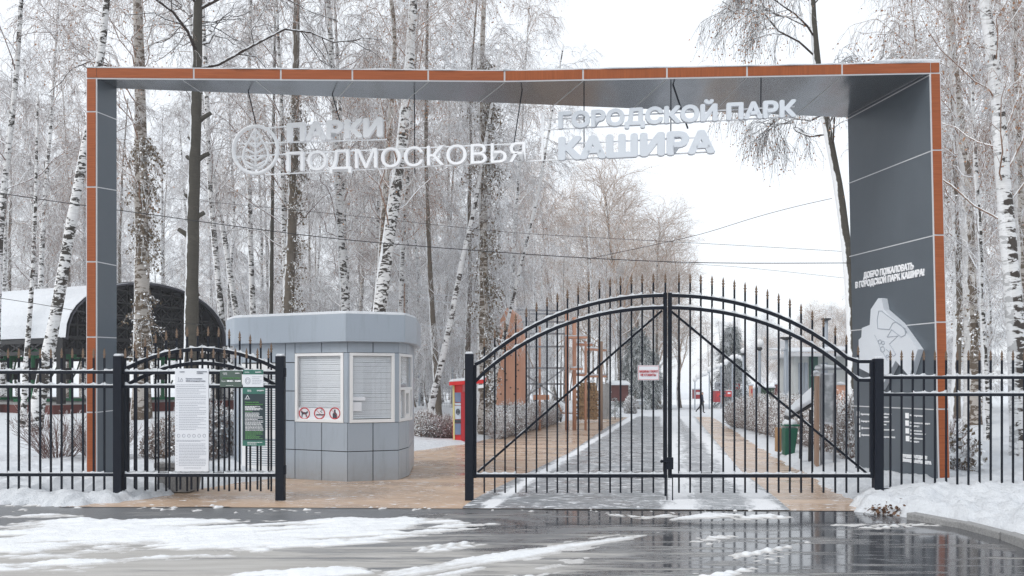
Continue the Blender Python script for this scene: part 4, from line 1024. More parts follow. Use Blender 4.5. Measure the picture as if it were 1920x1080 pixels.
# ---------------------------------------------------------------- pavilion with a vaulted snowy roof, gym machines
def pav():
    P1, P2 = Vector((-14.2, 27, 0)), Vector((-11.25, 33, 0)); ax = Vector((-(P2 - P1).y, (P2 - P1).x, 0)).normalized(); ze, zr, L = 3.0, 5.02, 22.0
    t = thing('pavilion', 'open sports pavilion with a snow-covered vaulted roof and black lattice end', 'pavilion', (P1 + P2) / 2 + ax * 3)
    N = 20
    def arc(s, off=0.0, r=0.0):
        a = math.pi * s; h = math.sin(a) ** .8 if s not in (0, 1) else 0
        c = P1.lerp(P2, .5 + (.5 + r) * -math.cos(a)); return c + ax * off + UP * (ze + (zr - ze) * (math.sin(a) ** .85) + r * 1.2)
    def shell(o0, o1, r, name, mat, th):
        V = []; rows = 8
        for k in range(rows + 1):
            for i in range(N + 1): V.append(arc(i / N, o0 + (o1 - o0) * k / rows, r))
        for k in range(rows + 1):
            for i in range(N + 1): V.append(arc(i / N, o0 + (o1 - o0) * k / rows, r) - UP * th)
        n = (N + 1); m = n * (rows + 1); fs = []
        for k in range(rows):
            for i in range(N): q = (k * n + i, k * n + i + 1, k * n + n + i + 1, k * n + n + i); fs += [q, tuple(m + x for x in q[::-1])]
        for k in (0, rows):
            for i in range(N): fs.append((k * n + i, k * n + i + 1, m + k * n + i + 1, m + k * n + i))
        for k in range(rows):
            for i in (0, N): fs.append((k * n + i, k * n + n + i, m + k * n + n + i, m + k * n + i))
        b = MB(); b.add(V, fs); return b.build(name, mat, t, smooth=False)
    rf = shell(-.25, L, .0, 'roof', 'roof_underside', .06); sh = shell(-.22, L, .012, 'snow_cap', 'snow', .03)
    b = MB()
    for i in range(N): b.bar(arc(i / N, -.05, -.01), arc((i + 1) / N, -.05, -.01), .10, .12)
    E = [(x, z) for x in range(15) for z in range(8)]
    def pt(u, z): return P1.lerp(P2, u) + UP * z + ax * .02
    def zmax(u):
        s = math.acos(np.clip(1 - 2 * u, -1, 1)) / math.pi; return ze + (zr - ze) * math.sin(math.pi * s) ** .85
    n = 14
    for k in range(1, n):
        u = k / n; b.bar(pt(u, ze - .45), pt(u, zmax(u) - .03), .05, .05)
    for z in np.arange(ze, zr - .1, .42):
        us = [u for u in np.linspace(0, 1, 60) if zmax(u) > z]
        if len(us) > 2: b.bar(pt(us[0], z), pt(us[-1], z), .05, .06)
    for k in range(n):
        u0, u1 = k / n, (k + 1) / n
        for z in np.arange(ze - .45, zr, .42):
            for a_, c_ in (((u0, z), (u1, z + .42)), ((u0, z + .42), (u1, z))):
                if max(a_[1], c_[1]) < min(zmax(u0), zmax(u1)) + .06: b.bar(pt(*a_), pt(*c_), .035, .035)
    b.bar(pt(0, ze - .45), pt(1, ze - .45), .14, .16); b.bar(pt(0, ze), pt(1, ze), .1, .1)
    b.build('end_lattice', 'black', t)
    b = MB()
    for s in (0, 1):
        p0 = (P1 if s == 0 else P2)
        b.bar(p0 + UP * (ze - .12), p0 + ax * L + UP * (ze - .12), .12, .14); b.bar(p0 + UP * (ze - .5), p0 + ax * L + UP * (ze - .5), .10, .12)
        for k in range(24): q = p0 + ax * (L * k / 24); b.bar(q + UP * (ze - .5), q + ax * (L / 24) + UP * (ze - .12), .05, .05); b.bar(q + UP * (ze - .12), q + ax * (L / 24) + UP * (ze - .5), .05, .05)
    b.build('eaves_girder', 'black', t)
    for k in range(5):
        for s in (0, 1):
            p = (P1 if s == 0 else P2) + ax * (.1 + 5.4 * k); b = MB(); b.box((p.x, p.y, (ze + .3) / 2), (.2, .2, ze - .3)); b.build('post', 'black', t)
    b = MB(); b.prism([P2 + ax * .06, P2 + ax * L, P2 + ax * L + Vector((.06, .02, 0)), P2 + ax * .06 + Vector((.06, .02, 0))], (0, 0, .01)); 
    b = MB(); 
    for off in (0.5, 5.5, 11, 16.5):
        for i in range(N): b.bar(arc(i / N, off, -.04), arc((i + 1) / N, off, -.04), .08, .12)
        for i in range(1, N, 2): a_ = arc(i / N, off, -.04); b.bar(a_, Vector((a_.x, a_.y, ze - .4)), .05, .05)
        b.bar(P1 + ax * off + UP * (ze - .4), P2 + ax * off + UP * (ze - .4), .1, .12)
    b.build('roof_truss', 'black', t)
    b = MB()
    for k in range(12): 
        s = (k + .5) / 12; b.bar(arc(s, 0, -.03), arc(s, L, -.03), .06, .06)
    b.build('purlin', 'black', t)
    b = MB(); z0 = .50; o = Vector((.35, -.1, 0)); q = [P1 + o - ax * .2 - (P2 - P1) * .12, P2 + o - ax * .2 + (P2 - P1) * .25, P2 + ax * L, P1 + ax * L - (P2 - P1) * .12]
    b.prism([v + UP * z0 for v in q], (0, 0, .36)); b.build('floor_edge', 'brick_kerb', t)
    b = MB(); b.prism([v.lerp((q[0] + q[2]) / 2, .02) + UP * (z0 + .361) for v in q], (0, 0, .02)); b.build('floor_mat', 'concrete', t)
    return z0 + .38, P1, P2, ax
zfl, P1, P2, ax = pav()
def machine(x, y, rz, label, kind):
    t = thing('gym_machine', label, 'gym machine', (x, y, zfl), 'outdoor gym machines under the pavilion'); m = Matrix.Rotation(rz, 3, 'Z')
    L_ = lambda a, b, c: Vector((x, y, zfl)) + m @ Vector((a, b, c))
    b = MB(); b.tube([L_(0, 0, 0), L_(0, 0, 1.75)], .07, 8); b.tube([L_(-.5, 0, 1.55), L_(.5, 0, 1.55)], .035, 6); b.bar(L_(-.6, 0, .05), L_(.6, 0, .05), .12, .1); b.build('frame', 'green_paint', t)
    b = MB()
    for s in (-1, 1):
        b.tube([L_(s * .5, 0, 1.55), L_(s * .55, -.2, 1.1), L_(s * .55, -.45, .75)], .028, 6)
        if kind: b.tube([L_(s * .1, -.1, .5), L_(s * .35, -.4, .5), L_(s * .45, -.5, .75)], .03, 6)
    b.build('lever', 'dark_green', t)
    b = MB(); b.box(L_(0, -.45, .55), (.42, .40, .07), rz); b.build('seat', 'black', t, .02)
    b = MB(); b.box(L_(0, -.18, .98), (.42, .07, .42), rz); b.build('backrest', 'black', t, .02)
    b = MB(); b.box(L_(0, 0, 1.72), (.5, .06, .34), rz); b.build('sign_plate', 'green_paint', t)
def mpos(px, Y): return (px - CX) * Y / F, Y
for px, Y, rz, lab, k in ((62, 30, .3, 'green gym machine with lever arms beside the leaning birch foot', 1), (133, 31, -.4, 'green gym machine with a black seat behind the left wooden pillar', 1), (20, 33, .8, 'green gym machine deep under the vaulted roof at the far left', 0), (305, 33, .2, 'green gym machine under the pavilion near the white rules board', 1)):
    x, y = mpos(px, Y); machine(x, y, rz, lab, k)

# ---------------------------------------------------------------- trees
def unit(v): return v / (np.linalg.norm(v, axis=-1, keepdims=True) + 1e-9)
def tubes(P, Rr, n=3):
    B, k, _ = P.shape; d = unit(P[:, -1] - P[:, 0]); ref = np.where(np.abs(d[:, 2:3]) > .9, np.array([[1., 0, 0]]), np.array([[0, 0, 1.]]))
    x = unit(np.cross(d, ref)); y = np.cross(x, d); a = 2 * np.pi * np.arange(n) / n + .5
    ring = x[:, None, None] * np.cos(a)[None, None, :, None] + y[:, None, None] * np.sin(a)[None, None, :, None]
    V = (P[:, :, None] + ring * Rr[:, :, None, None]).reshape(-1, 3)
    i = np.arange(B * k * n).reshape(B, k, n); j = np.roll(i, -1, 2)
    return V, np.stack([i[:, :-1], j[:, :-1], j[:, 1:], i[:, 1:]], -1).reshape(-1, 4)
def grow(par, nper, s0, s1, lo, hi, a0, a1, droop, k, wig, rg, taper=.55, up=0.0):
    B, m, _ = par.shape; N = B * nper
    s = (s0 + (s1 - s0) * (np.tile(np.arange(nper), (B, 1)) + rg.random((B, nper))) / nper).reshape(-1)
    pi = np.repeat(np.arange(B), nper); f = s * (m - 1); i0 = np.clip(f.astype(int), 0, m - 2); fr = (f - i0)[:, None]
    p0 = par[pi, i0] * (1 - fr) + par[pi, i0 + 1] * fr; t = unit(par[pi, i0 + 1] - par[pi, i0])
    q = unit(np.cross(t, unit(rg.normal(size=(N, 3))))); a = (a0 + (a1 - a0) * rg.random(N))[:, None]
    d = unit(t * np.cos(a) + q * np.sin(a) + np.array([0, 0, up]))
    L = (lo + (hi - lo) * rg.random(N)) * (1 - taper * (s - s0) / max(1e-6, s1 - s0)); u = np.linspace(0, 1, k)
    w_ = np.cumsum(rg.normal(size=(N, k, 3)) * wig, 1); w_ -= w_[:, :1]
    P = p0[:, None] + d[:, None] * (u[None, :, None] * L[:, None, None]) + w_ * L[:, None, None]
    P[:, :, 2] -= droop * L[:, None] * u[None] ** 2
    return P, L, s
def resample(pts, n):
    pts = np.array([tuple(p) for p in pts], float); seg = np.r_[0, np.cumsum(np.linalg.norm(np.diff(pts, axis=0), axis=1))]
    t = np.linspace(0, seg[-1], n); out = np.stack([np.interp(t, seg, pts[:, c]) for c in range(3)], 1)
    k = np.array([.25, .5, .25])
    for c in range(3):
        for _ in range(2): out[1:-1, c] = np.convolve(out[:, c], k, 'valid')
    return out
KIND = {  # branching: L1 count, start, length, angle, droop; L2; L3; L4 counts and lengths
 'birch': dict(n=(28, 6, 6, 2), s0=.30, l1=(2.2, 3.6), a=(.55, .95), d1=.05, d2=.25, d3=.9, d4=.9, f=(.45, .42, .55), r1=.026, leaf=.0, tw='twig'),
 'birch_leafy': dict(n=(27, 7, 5, 3), s0=.30, l1=(2.2, 3.4), a=(.5, .9), d1=.05, d2=.25, d3=.9, d4=.8, f=(.45, .42, .5), r1=.024, leaf=.75, tw='twig_brown'),
 'frost': dict(n=(28, 7, 6, 2), s0=.16, l1=(2.0, 3.4), a=(.55, 1.0), d1=.08, d2=.25, d3=.6, d4=.6, f=(.5, .45, .5), r1=.020, leaf=.04, tw='twig_frost'),
 'dark': dict(n=(26, 8, 6, 3), s0=.55, l1=(4.2, 6.5), a=(.8, 1.25), d1=.12, d2=.12, d3=.25, d4=.2, f=(.38, .42, .5), r1=.062, leaf=.3, tw='twig_dark'),
 'weep': dict(n=(24, 10, 8, 3), s0=.42, l1=(2.8, 4.4), a=(.7, 1.2), d1=.22, d2=.3, d3=.8, d4=.7, f=(.44, .42, .5), r1=.038, leaf=.95, tw='twig_dark'),
 'pole': dict(n=(14, 5, 5, 2), s0=.45, l1=(1.0, 2.2), a=(.5, 1.0), d1=.05, d2=.2, d3=.5, d4=.5, f=(.5, .5, .5), r1=.016, leaf=.0, tw='twig'),
 'round': dict(n=(34, 8, 6, 3), s0=.22, l1=(3.4, 5.2), a=(.45, .8), d1=-.05, d2=.0, d3=.1, d4=.1, f=(.5, .45, .5), r1=.05, leaf=.6, tw='twig_tan'),
}
LEAF_I = 1
def leaves(P, rg, size, n_per=1, droop=.6):
    """small bent leaves hung near the tips given as P (N,3)"""
    N = len(P); c = P + rg.normal(size=(N, 3)) * .04
    a = unit(rg.normal(size=(N, 3)) * np.array([1, 1, .5]) - np.array([0, 0, droop])); b = unit(np.cross(a, unit(rg.normal(size=(N, 3))))); nrm = np.cross(a, b)
    sz = (size * (.6 + .8 * rg.random(N)))[:, None]
    V = np.stack([c, c + a * sz * .55 + b * sz * .38 + nrm * sz * .12, c + a * sz, c + a * sz * .55 - b * sz * .38 + nrm * sz * .12], 1).reshape(-1, 3)
    return V, np.arange(4 * N).reshape(N, 4)
def crown_mesh(T, kind, rg, scale=1.0, thick=1.0, lim=None, clump=None, stubs=0):
    K = KIND[kind]; n1, n2, n3, n4 = K['n']; l = np.array(K['l1']) * scale
    par = T[None]
    A, LA, sA = grow(par, n1, K['s0'], .99, l[0], l[1], K['a'][0], K['a'][1], K['d1'], 7, .035, rg, .60)
    Bq, LB, _ = grow(A, n2, .22, 1.0, l[0] * K['f'][0], l[1] * K['f'][0], .5, 1.0, K['d2'], 5, .05, rg, .45)
    C, LC, _ = grow(Bq, n3, .2, 1.0, l[0] * K['f'][0] * K['f'][1], l[1] * K['f'][0] * K['f'][1], .4, 1.0, K['d3'], 4, .06, rg, .3)
    D, LD, _ = grow(C, n4, .25, 1.0, l[0] * K['f'][0] * K['f'][1] * K['f'][2], l[1] * K['f'][0] * K['f'][1] * K['f'][2], .4, .9, K['d4'], 3, .05, rg, .2)
    r1 = K['r1'] * scale ** .5; parts = []
    def add(P, ra, rb, n=3):
        u = np.linspace(0, 1, P.shape[1])[None]; parts.append((*tubes(P, (ra + (rb - ra) * u) * np.ones((len(P), 1)) * thick, n), 0))
    rA = (r1 * (LA / LA.max()) ** .7)[:, None] * np.linspace(1, .3, 7)[None]; parts.append((*tubes(A, rA * thick, 5), 0))
    add(Bq, r1 * .34, r1 * .16 + .002); add(C, .0055, .0038); add(D, .0040, .0028)
    if K['leaf']:
        tips = D[:, -1]; tips = tips[rg.random(len(tips)) < K['leaf']]; V, Q = leaves(tips, rg, .052); parts.append((V, Q, 1))
    if clump is not None:
        zs0, zs1, cnt, rad, sd = clump; ns = max(10, cnt // 13); u = np.linspace(0, 1, 5)
        hub = rg.random(max(5, ns // 7)) * (zs1 - zs0) + zs0; z = hub[rg.integers(0, len(hub), ns)] + rg.normal(size=ns) * .16
        ti = np.abs(T[:, 2][None] - z[:, None]).argmin(1); ang = rg.normal(sd, 1.25, ns); rr = rad * (.25 + .6 * rg.random(ns) ** 1.3); ll = .35 + .75 * rg.random(ns)
        P = np.stack([T[ti, 0][:, None] + np.cos(ang)[:, None] * rr[:, None] * u ** .7, T[ti, 1][:, None] + np.sin(ang)[:, None] * rr[:, None] * u ** .7, z[:, None] + .25 * u - ll[:, None] * u ** 2], -1) + np.cumsum(rg.normal(size=(ns, 5, 3)) * .02, 1)
        add(P, .008, .004)
        m = int(cnt * 1.7); w = rg.integers(0, ns, m); f = (.2 + .8 * rg.random(m) ** .8) * 3.999; i0 = f.astype(int); fr = (f - i0)[:, None]
        Lp = P[w, i0] * (1 - fr) + P[w, i0 + 1] * fr + rg.normal(size=(m, 3)) * .03; V, Q = leaves(Lp, rg, .075, droop=1.4); parts.append((V, Q, 2))
    Vs, Qs, Ms = [], [], []; b = 0
    for V, Q, m in parts: Vs.append(V); Qs.append(Q + b); Ms.append(np.full(len(Q), m)); b += len(V)
    return npmesh('crown', np.concatenate(Vs), np.concatenate(Qs), [K['tw'], 'leaf', 'leaf_olive'], np.concatenate(Ms))
def trunk_mesh(T, r0, r1, barkm, stubs=(), flare=1.35):
    n = len(T); s = np.linspace(0, 1, n); r = r0 + (r1 - r0) * s ** .9; r *= 1 + (flare - 1) * np.exp(-s * 22)
    r *= 1 + .04 * np.sin(s * 61 + r0 * 99)
    mb = MB(); mb.tube([Vector(p) for p in T], list(r), 12)
    for (z, az, L) in stubs:
        i = int(np.argmin(np.abs(T[:, 2] - z))); p = Vector(T[i]); d = Vector((math.cos(az), math.sin(az), .75)).normalized(); q = p + d * L
        mb.tube([p, p + d * L * .5 + UP * .03, q], [r[i] * .5, r[i] * .42, r[i] * .36], 7)
    me = bpy.data.meshes.new('trunk'); me.from_pydata(mb.v, [], mb.f); me.materials.append(M[barkm]); me.polygons.foreach_set('use_smooth', [True] * len(mb.f)); me.update(); return me
def hero(name, label, pts, Y, r0, barkm, kind, scale=1.0, clump=None, stubs=(), thick=1.0, seed=0, r1=None, extra=4.0):
    rg = np.random.default_rng(seed + 100); W = [at(px, py, Y + (k * .08)) for k, (px, py) in enumerate(pts)]
    d = (W[-1] - W[-2]).normalized(); W.append(W[-1] + d * extra); x, y = W[0].x, W[0].y; g_ = ground_z(x, y)
    base = Vector((x, y, g_)); W = [Vector((x, y, g_ - .25))] + [w_ for w_ in W if w_.z > g_ + .25]
    T = resample([w_ - base for w_ in W], 34)
    t = thing(name, label, 'tree', base)
    if clump: clump = (zz(clump[0], Y) - g_, zz(clump[1], Y) - g_, *clump[2:])
    stubs = [(zz(a, Y) - g_, b, c) for a, b, c in stubs]
    link('trunk', trunk_mesh(T, r0, r1 or r0 * .30, barkm, stubs), t); link('crown', crown_mesh(T, kind, rg, scale, thick, clump=clump), t); return t
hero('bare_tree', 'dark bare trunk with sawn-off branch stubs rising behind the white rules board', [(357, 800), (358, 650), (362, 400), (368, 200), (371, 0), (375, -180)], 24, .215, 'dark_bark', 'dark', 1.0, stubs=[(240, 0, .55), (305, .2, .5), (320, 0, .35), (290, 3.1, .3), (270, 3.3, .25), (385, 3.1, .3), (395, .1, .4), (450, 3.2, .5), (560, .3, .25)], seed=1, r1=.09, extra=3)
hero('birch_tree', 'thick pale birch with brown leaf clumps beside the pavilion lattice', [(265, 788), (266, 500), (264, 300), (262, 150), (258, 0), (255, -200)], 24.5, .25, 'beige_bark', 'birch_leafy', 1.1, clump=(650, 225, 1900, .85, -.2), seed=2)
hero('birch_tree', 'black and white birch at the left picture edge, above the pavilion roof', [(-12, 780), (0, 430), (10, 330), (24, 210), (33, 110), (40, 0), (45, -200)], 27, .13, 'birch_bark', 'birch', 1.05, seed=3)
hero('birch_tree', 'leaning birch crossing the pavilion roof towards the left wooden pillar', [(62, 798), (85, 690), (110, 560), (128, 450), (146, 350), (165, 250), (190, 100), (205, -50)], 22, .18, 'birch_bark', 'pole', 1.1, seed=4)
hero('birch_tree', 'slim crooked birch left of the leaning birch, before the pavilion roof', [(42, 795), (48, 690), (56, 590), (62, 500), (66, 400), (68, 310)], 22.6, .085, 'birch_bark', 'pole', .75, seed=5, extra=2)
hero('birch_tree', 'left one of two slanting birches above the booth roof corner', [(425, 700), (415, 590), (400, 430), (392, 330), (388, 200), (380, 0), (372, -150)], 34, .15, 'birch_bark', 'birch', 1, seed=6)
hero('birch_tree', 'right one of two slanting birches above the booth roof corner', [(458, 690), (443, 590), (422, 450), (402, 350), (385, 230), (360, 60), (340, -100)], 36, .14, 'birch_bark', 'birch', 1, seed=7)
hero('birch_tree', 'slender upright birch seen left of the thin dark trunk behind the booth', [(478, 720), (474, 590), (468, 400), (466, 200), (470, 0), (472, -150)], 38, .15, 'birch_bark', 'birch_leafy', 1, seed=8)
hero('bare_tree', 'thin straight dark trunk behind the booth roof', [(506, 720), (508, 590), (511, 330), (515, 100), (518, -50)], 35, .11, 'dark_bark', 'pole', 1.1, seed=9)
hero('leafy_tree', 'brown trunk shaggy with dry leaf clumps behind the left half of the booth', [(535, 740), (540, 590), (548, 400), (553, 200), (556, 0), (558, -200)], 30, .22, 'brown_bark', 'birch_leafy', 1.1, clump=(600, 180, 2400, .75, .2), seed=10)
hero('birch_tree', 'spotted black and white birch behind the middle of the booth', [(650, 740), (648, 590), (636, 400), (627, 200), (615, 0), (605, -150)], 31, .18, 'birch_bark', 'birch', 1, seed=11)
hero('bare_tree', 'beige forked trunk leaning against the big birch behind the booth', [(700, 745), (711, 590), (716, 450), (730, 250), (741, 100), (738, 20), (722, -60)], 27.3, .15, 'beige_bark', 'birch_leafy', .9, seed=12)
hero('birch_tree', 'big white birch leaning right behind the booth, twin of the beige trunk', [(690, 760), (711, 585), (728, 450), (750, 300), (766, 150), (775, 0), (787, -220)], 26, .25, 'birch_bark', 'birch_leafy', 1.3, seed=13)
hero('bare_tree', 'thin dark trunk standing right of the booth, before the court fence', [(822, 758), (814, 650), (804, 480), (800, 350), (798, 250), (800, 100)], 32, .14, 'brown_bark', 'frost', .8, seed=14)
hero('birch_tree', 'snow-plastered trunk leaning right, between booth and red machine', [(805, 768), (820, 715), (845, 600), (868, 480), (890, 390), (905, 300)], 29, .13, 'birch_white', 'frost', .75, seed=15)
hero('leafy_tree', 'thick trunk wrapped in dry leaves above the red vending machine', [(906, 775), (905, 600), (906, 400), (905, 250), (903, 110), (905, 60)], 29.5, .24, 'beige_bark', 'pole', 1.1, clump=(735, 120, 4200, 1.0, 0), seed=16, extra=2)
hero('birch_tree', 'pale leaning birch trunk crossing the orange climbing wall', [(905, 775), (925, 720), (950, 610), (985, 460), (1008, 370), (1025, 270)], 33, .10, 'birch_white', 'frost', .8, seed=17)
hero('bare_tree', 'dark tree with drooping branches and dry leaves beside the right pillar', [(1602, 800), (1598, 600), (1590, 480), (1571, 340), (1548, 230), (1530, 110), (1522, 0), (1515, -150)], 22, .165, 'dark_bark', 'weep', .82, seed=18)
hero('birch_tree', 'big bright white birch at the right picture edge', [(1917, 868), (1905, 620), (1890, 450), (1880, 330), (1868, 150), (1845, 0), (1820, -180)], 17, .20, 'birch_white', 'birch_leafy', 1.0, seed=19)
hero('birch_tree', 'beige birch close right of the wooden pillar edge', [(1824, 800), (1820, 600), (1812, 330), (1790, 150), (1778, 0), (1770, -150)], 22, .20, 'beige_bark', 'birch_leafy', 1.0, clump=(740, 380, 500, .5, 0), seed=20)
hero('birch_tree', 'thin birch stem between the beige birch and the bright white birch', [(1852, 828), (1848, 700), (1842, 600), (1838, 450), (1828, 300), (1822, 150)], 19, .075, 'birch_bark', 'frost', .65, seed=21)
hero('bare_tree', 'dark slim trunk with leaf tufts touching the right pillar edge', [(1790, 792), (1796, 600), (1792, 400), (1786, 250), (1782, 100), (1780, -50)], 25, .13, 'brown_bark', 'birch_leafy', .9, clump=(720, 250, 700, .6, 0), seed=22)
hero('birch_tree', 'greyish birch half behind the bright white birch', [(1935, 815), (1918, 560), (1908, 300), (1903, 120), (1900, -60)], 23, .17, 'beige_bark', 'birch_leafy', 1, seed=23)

# a handful of wood trees, copied with all their parts
def proto(kind, barkm, H_, r0, seed, scale=1.0, lean=.3, thick=1.25):
    rg = np.random.default_rng(seed); z = np.linspace(-.3, H_, 9); w_ = np.cumsum(rg.normal(size=(9, 2)) * .10, 0); w_ -= w_[0]
    T = resample(np.stack([w_[:, 0] + lean * z / H_ * rg.normal(), w_[:, 1] + lean * z / H_ * rg.normal(), z], 1), 24)
    return trunk_mesh(T, r0, r0 * .2, barkm), crown_mesh(T, kind, rg, scale, thick), H_
PR = {
 'birch': [proto('birch', 'birch_bark', 19, .15, 1, 1.05, 1.0), proto('birch_leafy', 'birch_bark', 21, .16, 2, 1.1, 1.2), proto('frost', 'birch_bark', 17, .13, 3, 1.0, 1.5), proto('birch', 'beige_bark', 20, .17, 4, 1.15, .8)],
 'dark': [proto('frost', 'brown_bark', 18, .15, 5, 1.1, .7), proto('birch_leafy', 'brown_bark', 17, .13, 6, 1.1, .7)],
 'sapling': [proto('frost', 'brown_bark', 6.5, .05, 7, .62, .5), proto('frost', 'brown_bark', 5, .04, 8, .55, .8)],
 'round': [proto('round', 'brown_bark', 13, .2, 9, 1.0, .3), proto('round', 'brown_bark', 12, .2, 10, .95, .3)],
}
def plant(kind, x, y, sc, label, name, group, i=None):
    tm, cm, H_ = PR[kind][random.randrange(len(PR[kind])) if i is None else i]
    t = thing(name, label, 'tree', (x, y, ground_z(x, y)), group); t.rotation_euler = (0, 0, random.uniform(0, 6.28)); t.scale = (sc, sc, sc)
    link('trunk', tm, t); link('crown', cm, t); return t
YT = ([-400, 880, 960, 1040, 1100, 1180, 1260, 1300, 1340, 1480, 1590, 1660, 1720, 2400], [-300, -200, 30, 250, 330, 335, 380, 520, 600, 610, 560, 300, -200, -300])
def cap_scale(px, y, H_, gzv):
    yt = np.interp(px, *YT); return ((HY - yt) * y / F + EYE - gzv) / H_
placed = []
def free(x, y, dmin):
    if y < 118 and XL(y) - 1.6 < x < XR(y) + 1.8: return False
    px = CX + x * F / y
    if 24 < y < 46 and px < 420 and y < 44: return False
    if 40 < y < 52 and 1460 < px < 1640: return False
    if 30 < y < 40 and 925 < px < 1145: return False
    return all((x - a) ** 2 + (y - b) ** 2 > dmin * dmin for a, b in placed)
def scatter(n, px0, px1, y0, y1, kinds, lab, name, group, s0, s1, dmin=1.1, pw=1.0):
    c = 0
    for _ in range(n * 30):
        if c >= n: break
        y = y0 + (y1 - y0) * random.random() ** pw; px = random.uniform(px0, px1); x = (px - CX) * y / F
        if not free(x, y, dmin): continue
        k = random.choice(kinds); i = random.randrange(len(PR[k])); sc = min(random.uniform(s0, s1), cap_scale(px, y, PR[k][i][2], ground_z(x, y)))
        if sc < .22: continue
        placed.append((x, y)); plant(k, x, y, sc, lab, name, group, i); c += 1
scatter(46, -260, 960, 30, 62, ['birch', 'birch', 'birch', 'dark'], 'snow-dusted slender tree of the wood beyond the pavilion and the booth', 'wood_tree', 'nearer trees of the wood behind the booth', .8, 1.15, 1.5)
scatter(60, -260, 1010, 60, 115, ['birch', 'birch', 'dark'], 'faint pale tree deep in the wood on the pavilion side', 'wood_tree', 'farther trees of the wood behind the booth', .85, 1.2, 1.5)
scatter(46, 440, 1030, 36, 90, ['sapling'], 'low frosted sapling under the tall trees behind the booth', 'sapling', 'frosted saplings of the wood', .7, 1.4, .9)
scatter(36, 1690, 2250, 24, 75, ['birch', 'birch', 'dark'], 'snowy tree in the wood behind the right wooden pillar edge', 'wood_tree', 'trees of the wood on the right side', .8, 1.15, 1.4)
scatter(26, 1640, 2200, 22, 60, ['sapling'], 'low frosted sapling under the trees behind the right fence', 'sapling', 'frosted saplings on the right side', .6, 1.2, .8)
scatter(24, 980, 1240, 66, 125, ['birch', 'dark'], 'pale tree on the left of the far driveway beyond the rope course', 'wood_tree', 'trees along the far driveway', .7, 1.0, 1.6)
scatter(26, 1290, 1640, 92, 135, ['round', 'dark', 'sapling'], 'faint low tree at the far end right of the driveway', 'wood_tree', 'faint trees at the far end of the park', .6, 1.0, 2.0)
for px, y, sc, i in ((1165, 88, 1.75, 0), (1235, 92, 1.60, 1), (1100, 94, 1.7, 1), (1275, 100, 1.35, 0), (1190, 104, 1.8, 1), (1040, 98, 1.8, 0)):
    x = (px - CX) * y / F; plant('round', x, y, sc, 'large round-crowned bare tree far behind the arched gate', 'bare_tree', 'round bare trees far behind the gate', i)
# the far edge of the wood: too far to tell trees apart
def treeline():
    rg = np.random.default_rng(5); Vs, Qs, b = [], [], 0
    src = [PR['birch'][1][1], PR['dark'][0][1], PR['round'][0][1]]; sv = []
    for me in src:
        v = np.empty(len(me.vertices) * 3, np.float32); me.vertices.foreach_get('co', v); q = np.empty(len(me.polygons) * 4, np.int32); me.loops.foreach_get('vertex_index', q); sv.append((v.reshape(-1, 3), q.reshape(-1, 4)))
    for k in range(34):
        v, q = sv[k % 3]; y = 128 + 45 * rg.random(); px = -150 + 2300 * (k + rg.random()) / 34; x = (px - CX) * y / F
        H_ = [21, 18, 13][k % 3]; sc = min(1.2, ((HY - max(np.interp(px, *YT), 60)) * y / F + 3.5) / H_)
        if sc < .25: continue
        a = rg.random() * 6.28; c, s = math.cos(a) * sc, math.sin(a) * sc
        w_ = np.stack([v[:, 0] * c - v[:, 1] * s + x, v[:, 0] * s + v[:, 1] * c + y, v[:, 2] * sc - 1.9], 1); Vs.append(w_); Qs.append(q + b); b += len(w_)
    o = link('treeline', npmesh('treeline', np.concatenate(Vs), np.concatenate(Qs), 'twig_frost')); tag(o, kind='stuff')
treeline()

# ---------------------------------------------------------------- spruces, hedges, shrubs
def spruce(label, px, ybase, ytop, Y, seed, pot=False, wide=.36):
    rg = np.random.default_rng(seed); p = at(px, ybase, Y); g_ = ground_z(p.x, Y); H_ = at(px, ytop, Y).z - g_
    t = thing('spruce_tree', label, 'tree', (p.x, Y, g_)); T = np.stack([np.zeros(12), np.zeros(12), np.linspace(-.1, H_, 12)], 1)
    link('trunk', trunk_mesh(T, .03 * H_ ** .8, .01, 'brown_bark'), t)
    n = int(26 + H_ * 12); s = np.sort(rg.random(n)) ** .85; az = rg.random(n) * 6.283; z = H_ * (.05 + .95 * s); L = H_ * wide * (1 - s) ** .85 * (.75 + .4 * rg.random(n)) + .10
    u = np.linspace(0, 1, 6); A = np.stack([np.cos(az)[:, None] * L[:, None] * u, np.sin(az)[:, None] * L[:, None] * u, z[:, None] + L[:, None] * (.12 * u - .42 * u ** 2)], -1)
    parts = [tubes(A, np.linspace(.03, .01, 6)[None] * np.ones((n, 1)) * H_ * .12, 3)]
    Bq, LB, _ = grow(A, 9, .12, 1, .10 * H_, .17 * H_, .5, .9, .35, 3, .03, rg, .5); parts.append(tubes(Bq, np.linspace(.014, .006, 3)[None] * np.ones((len(Bq), 1)) * H_ * .22, 3))
    C, LC, _ = grow(Bq, 7, .1, 1, .035 * H_, .06 * H_, .4, .9, .3, 2, .02, rg, .3); parts.append(tubes(C, np.array([[.009, .003]]) * np.ones((len(C), 1)) * H_ * .25, 3))
    Vs, Qs, b = [], [], 0
    for V, Q in parts: Vs.append(V); Qs.append(Q + b); b += len(V)
    link('crown', npmesh('crown', np.concatenate(Vs), np.concatenate(Qs), 'needle'), t)
    return t
spruce('snow-laden spruce on the left roadside behind the person clearing snow', 1196, 748, 612, 88, 1)
spruce('dark pointed spruce standing tall at the far end of the driveway', 1371, 748, 612, 96, 2, wide=.26)
spruce('small snowy spruce bush between the woodpile and the driveway', 1153, 783, 745, 52, 3, wide=.5)
spruce('smaller snow-laden spruce far behind the white notice on the gate', 1222, 748, 660, 92, 4)
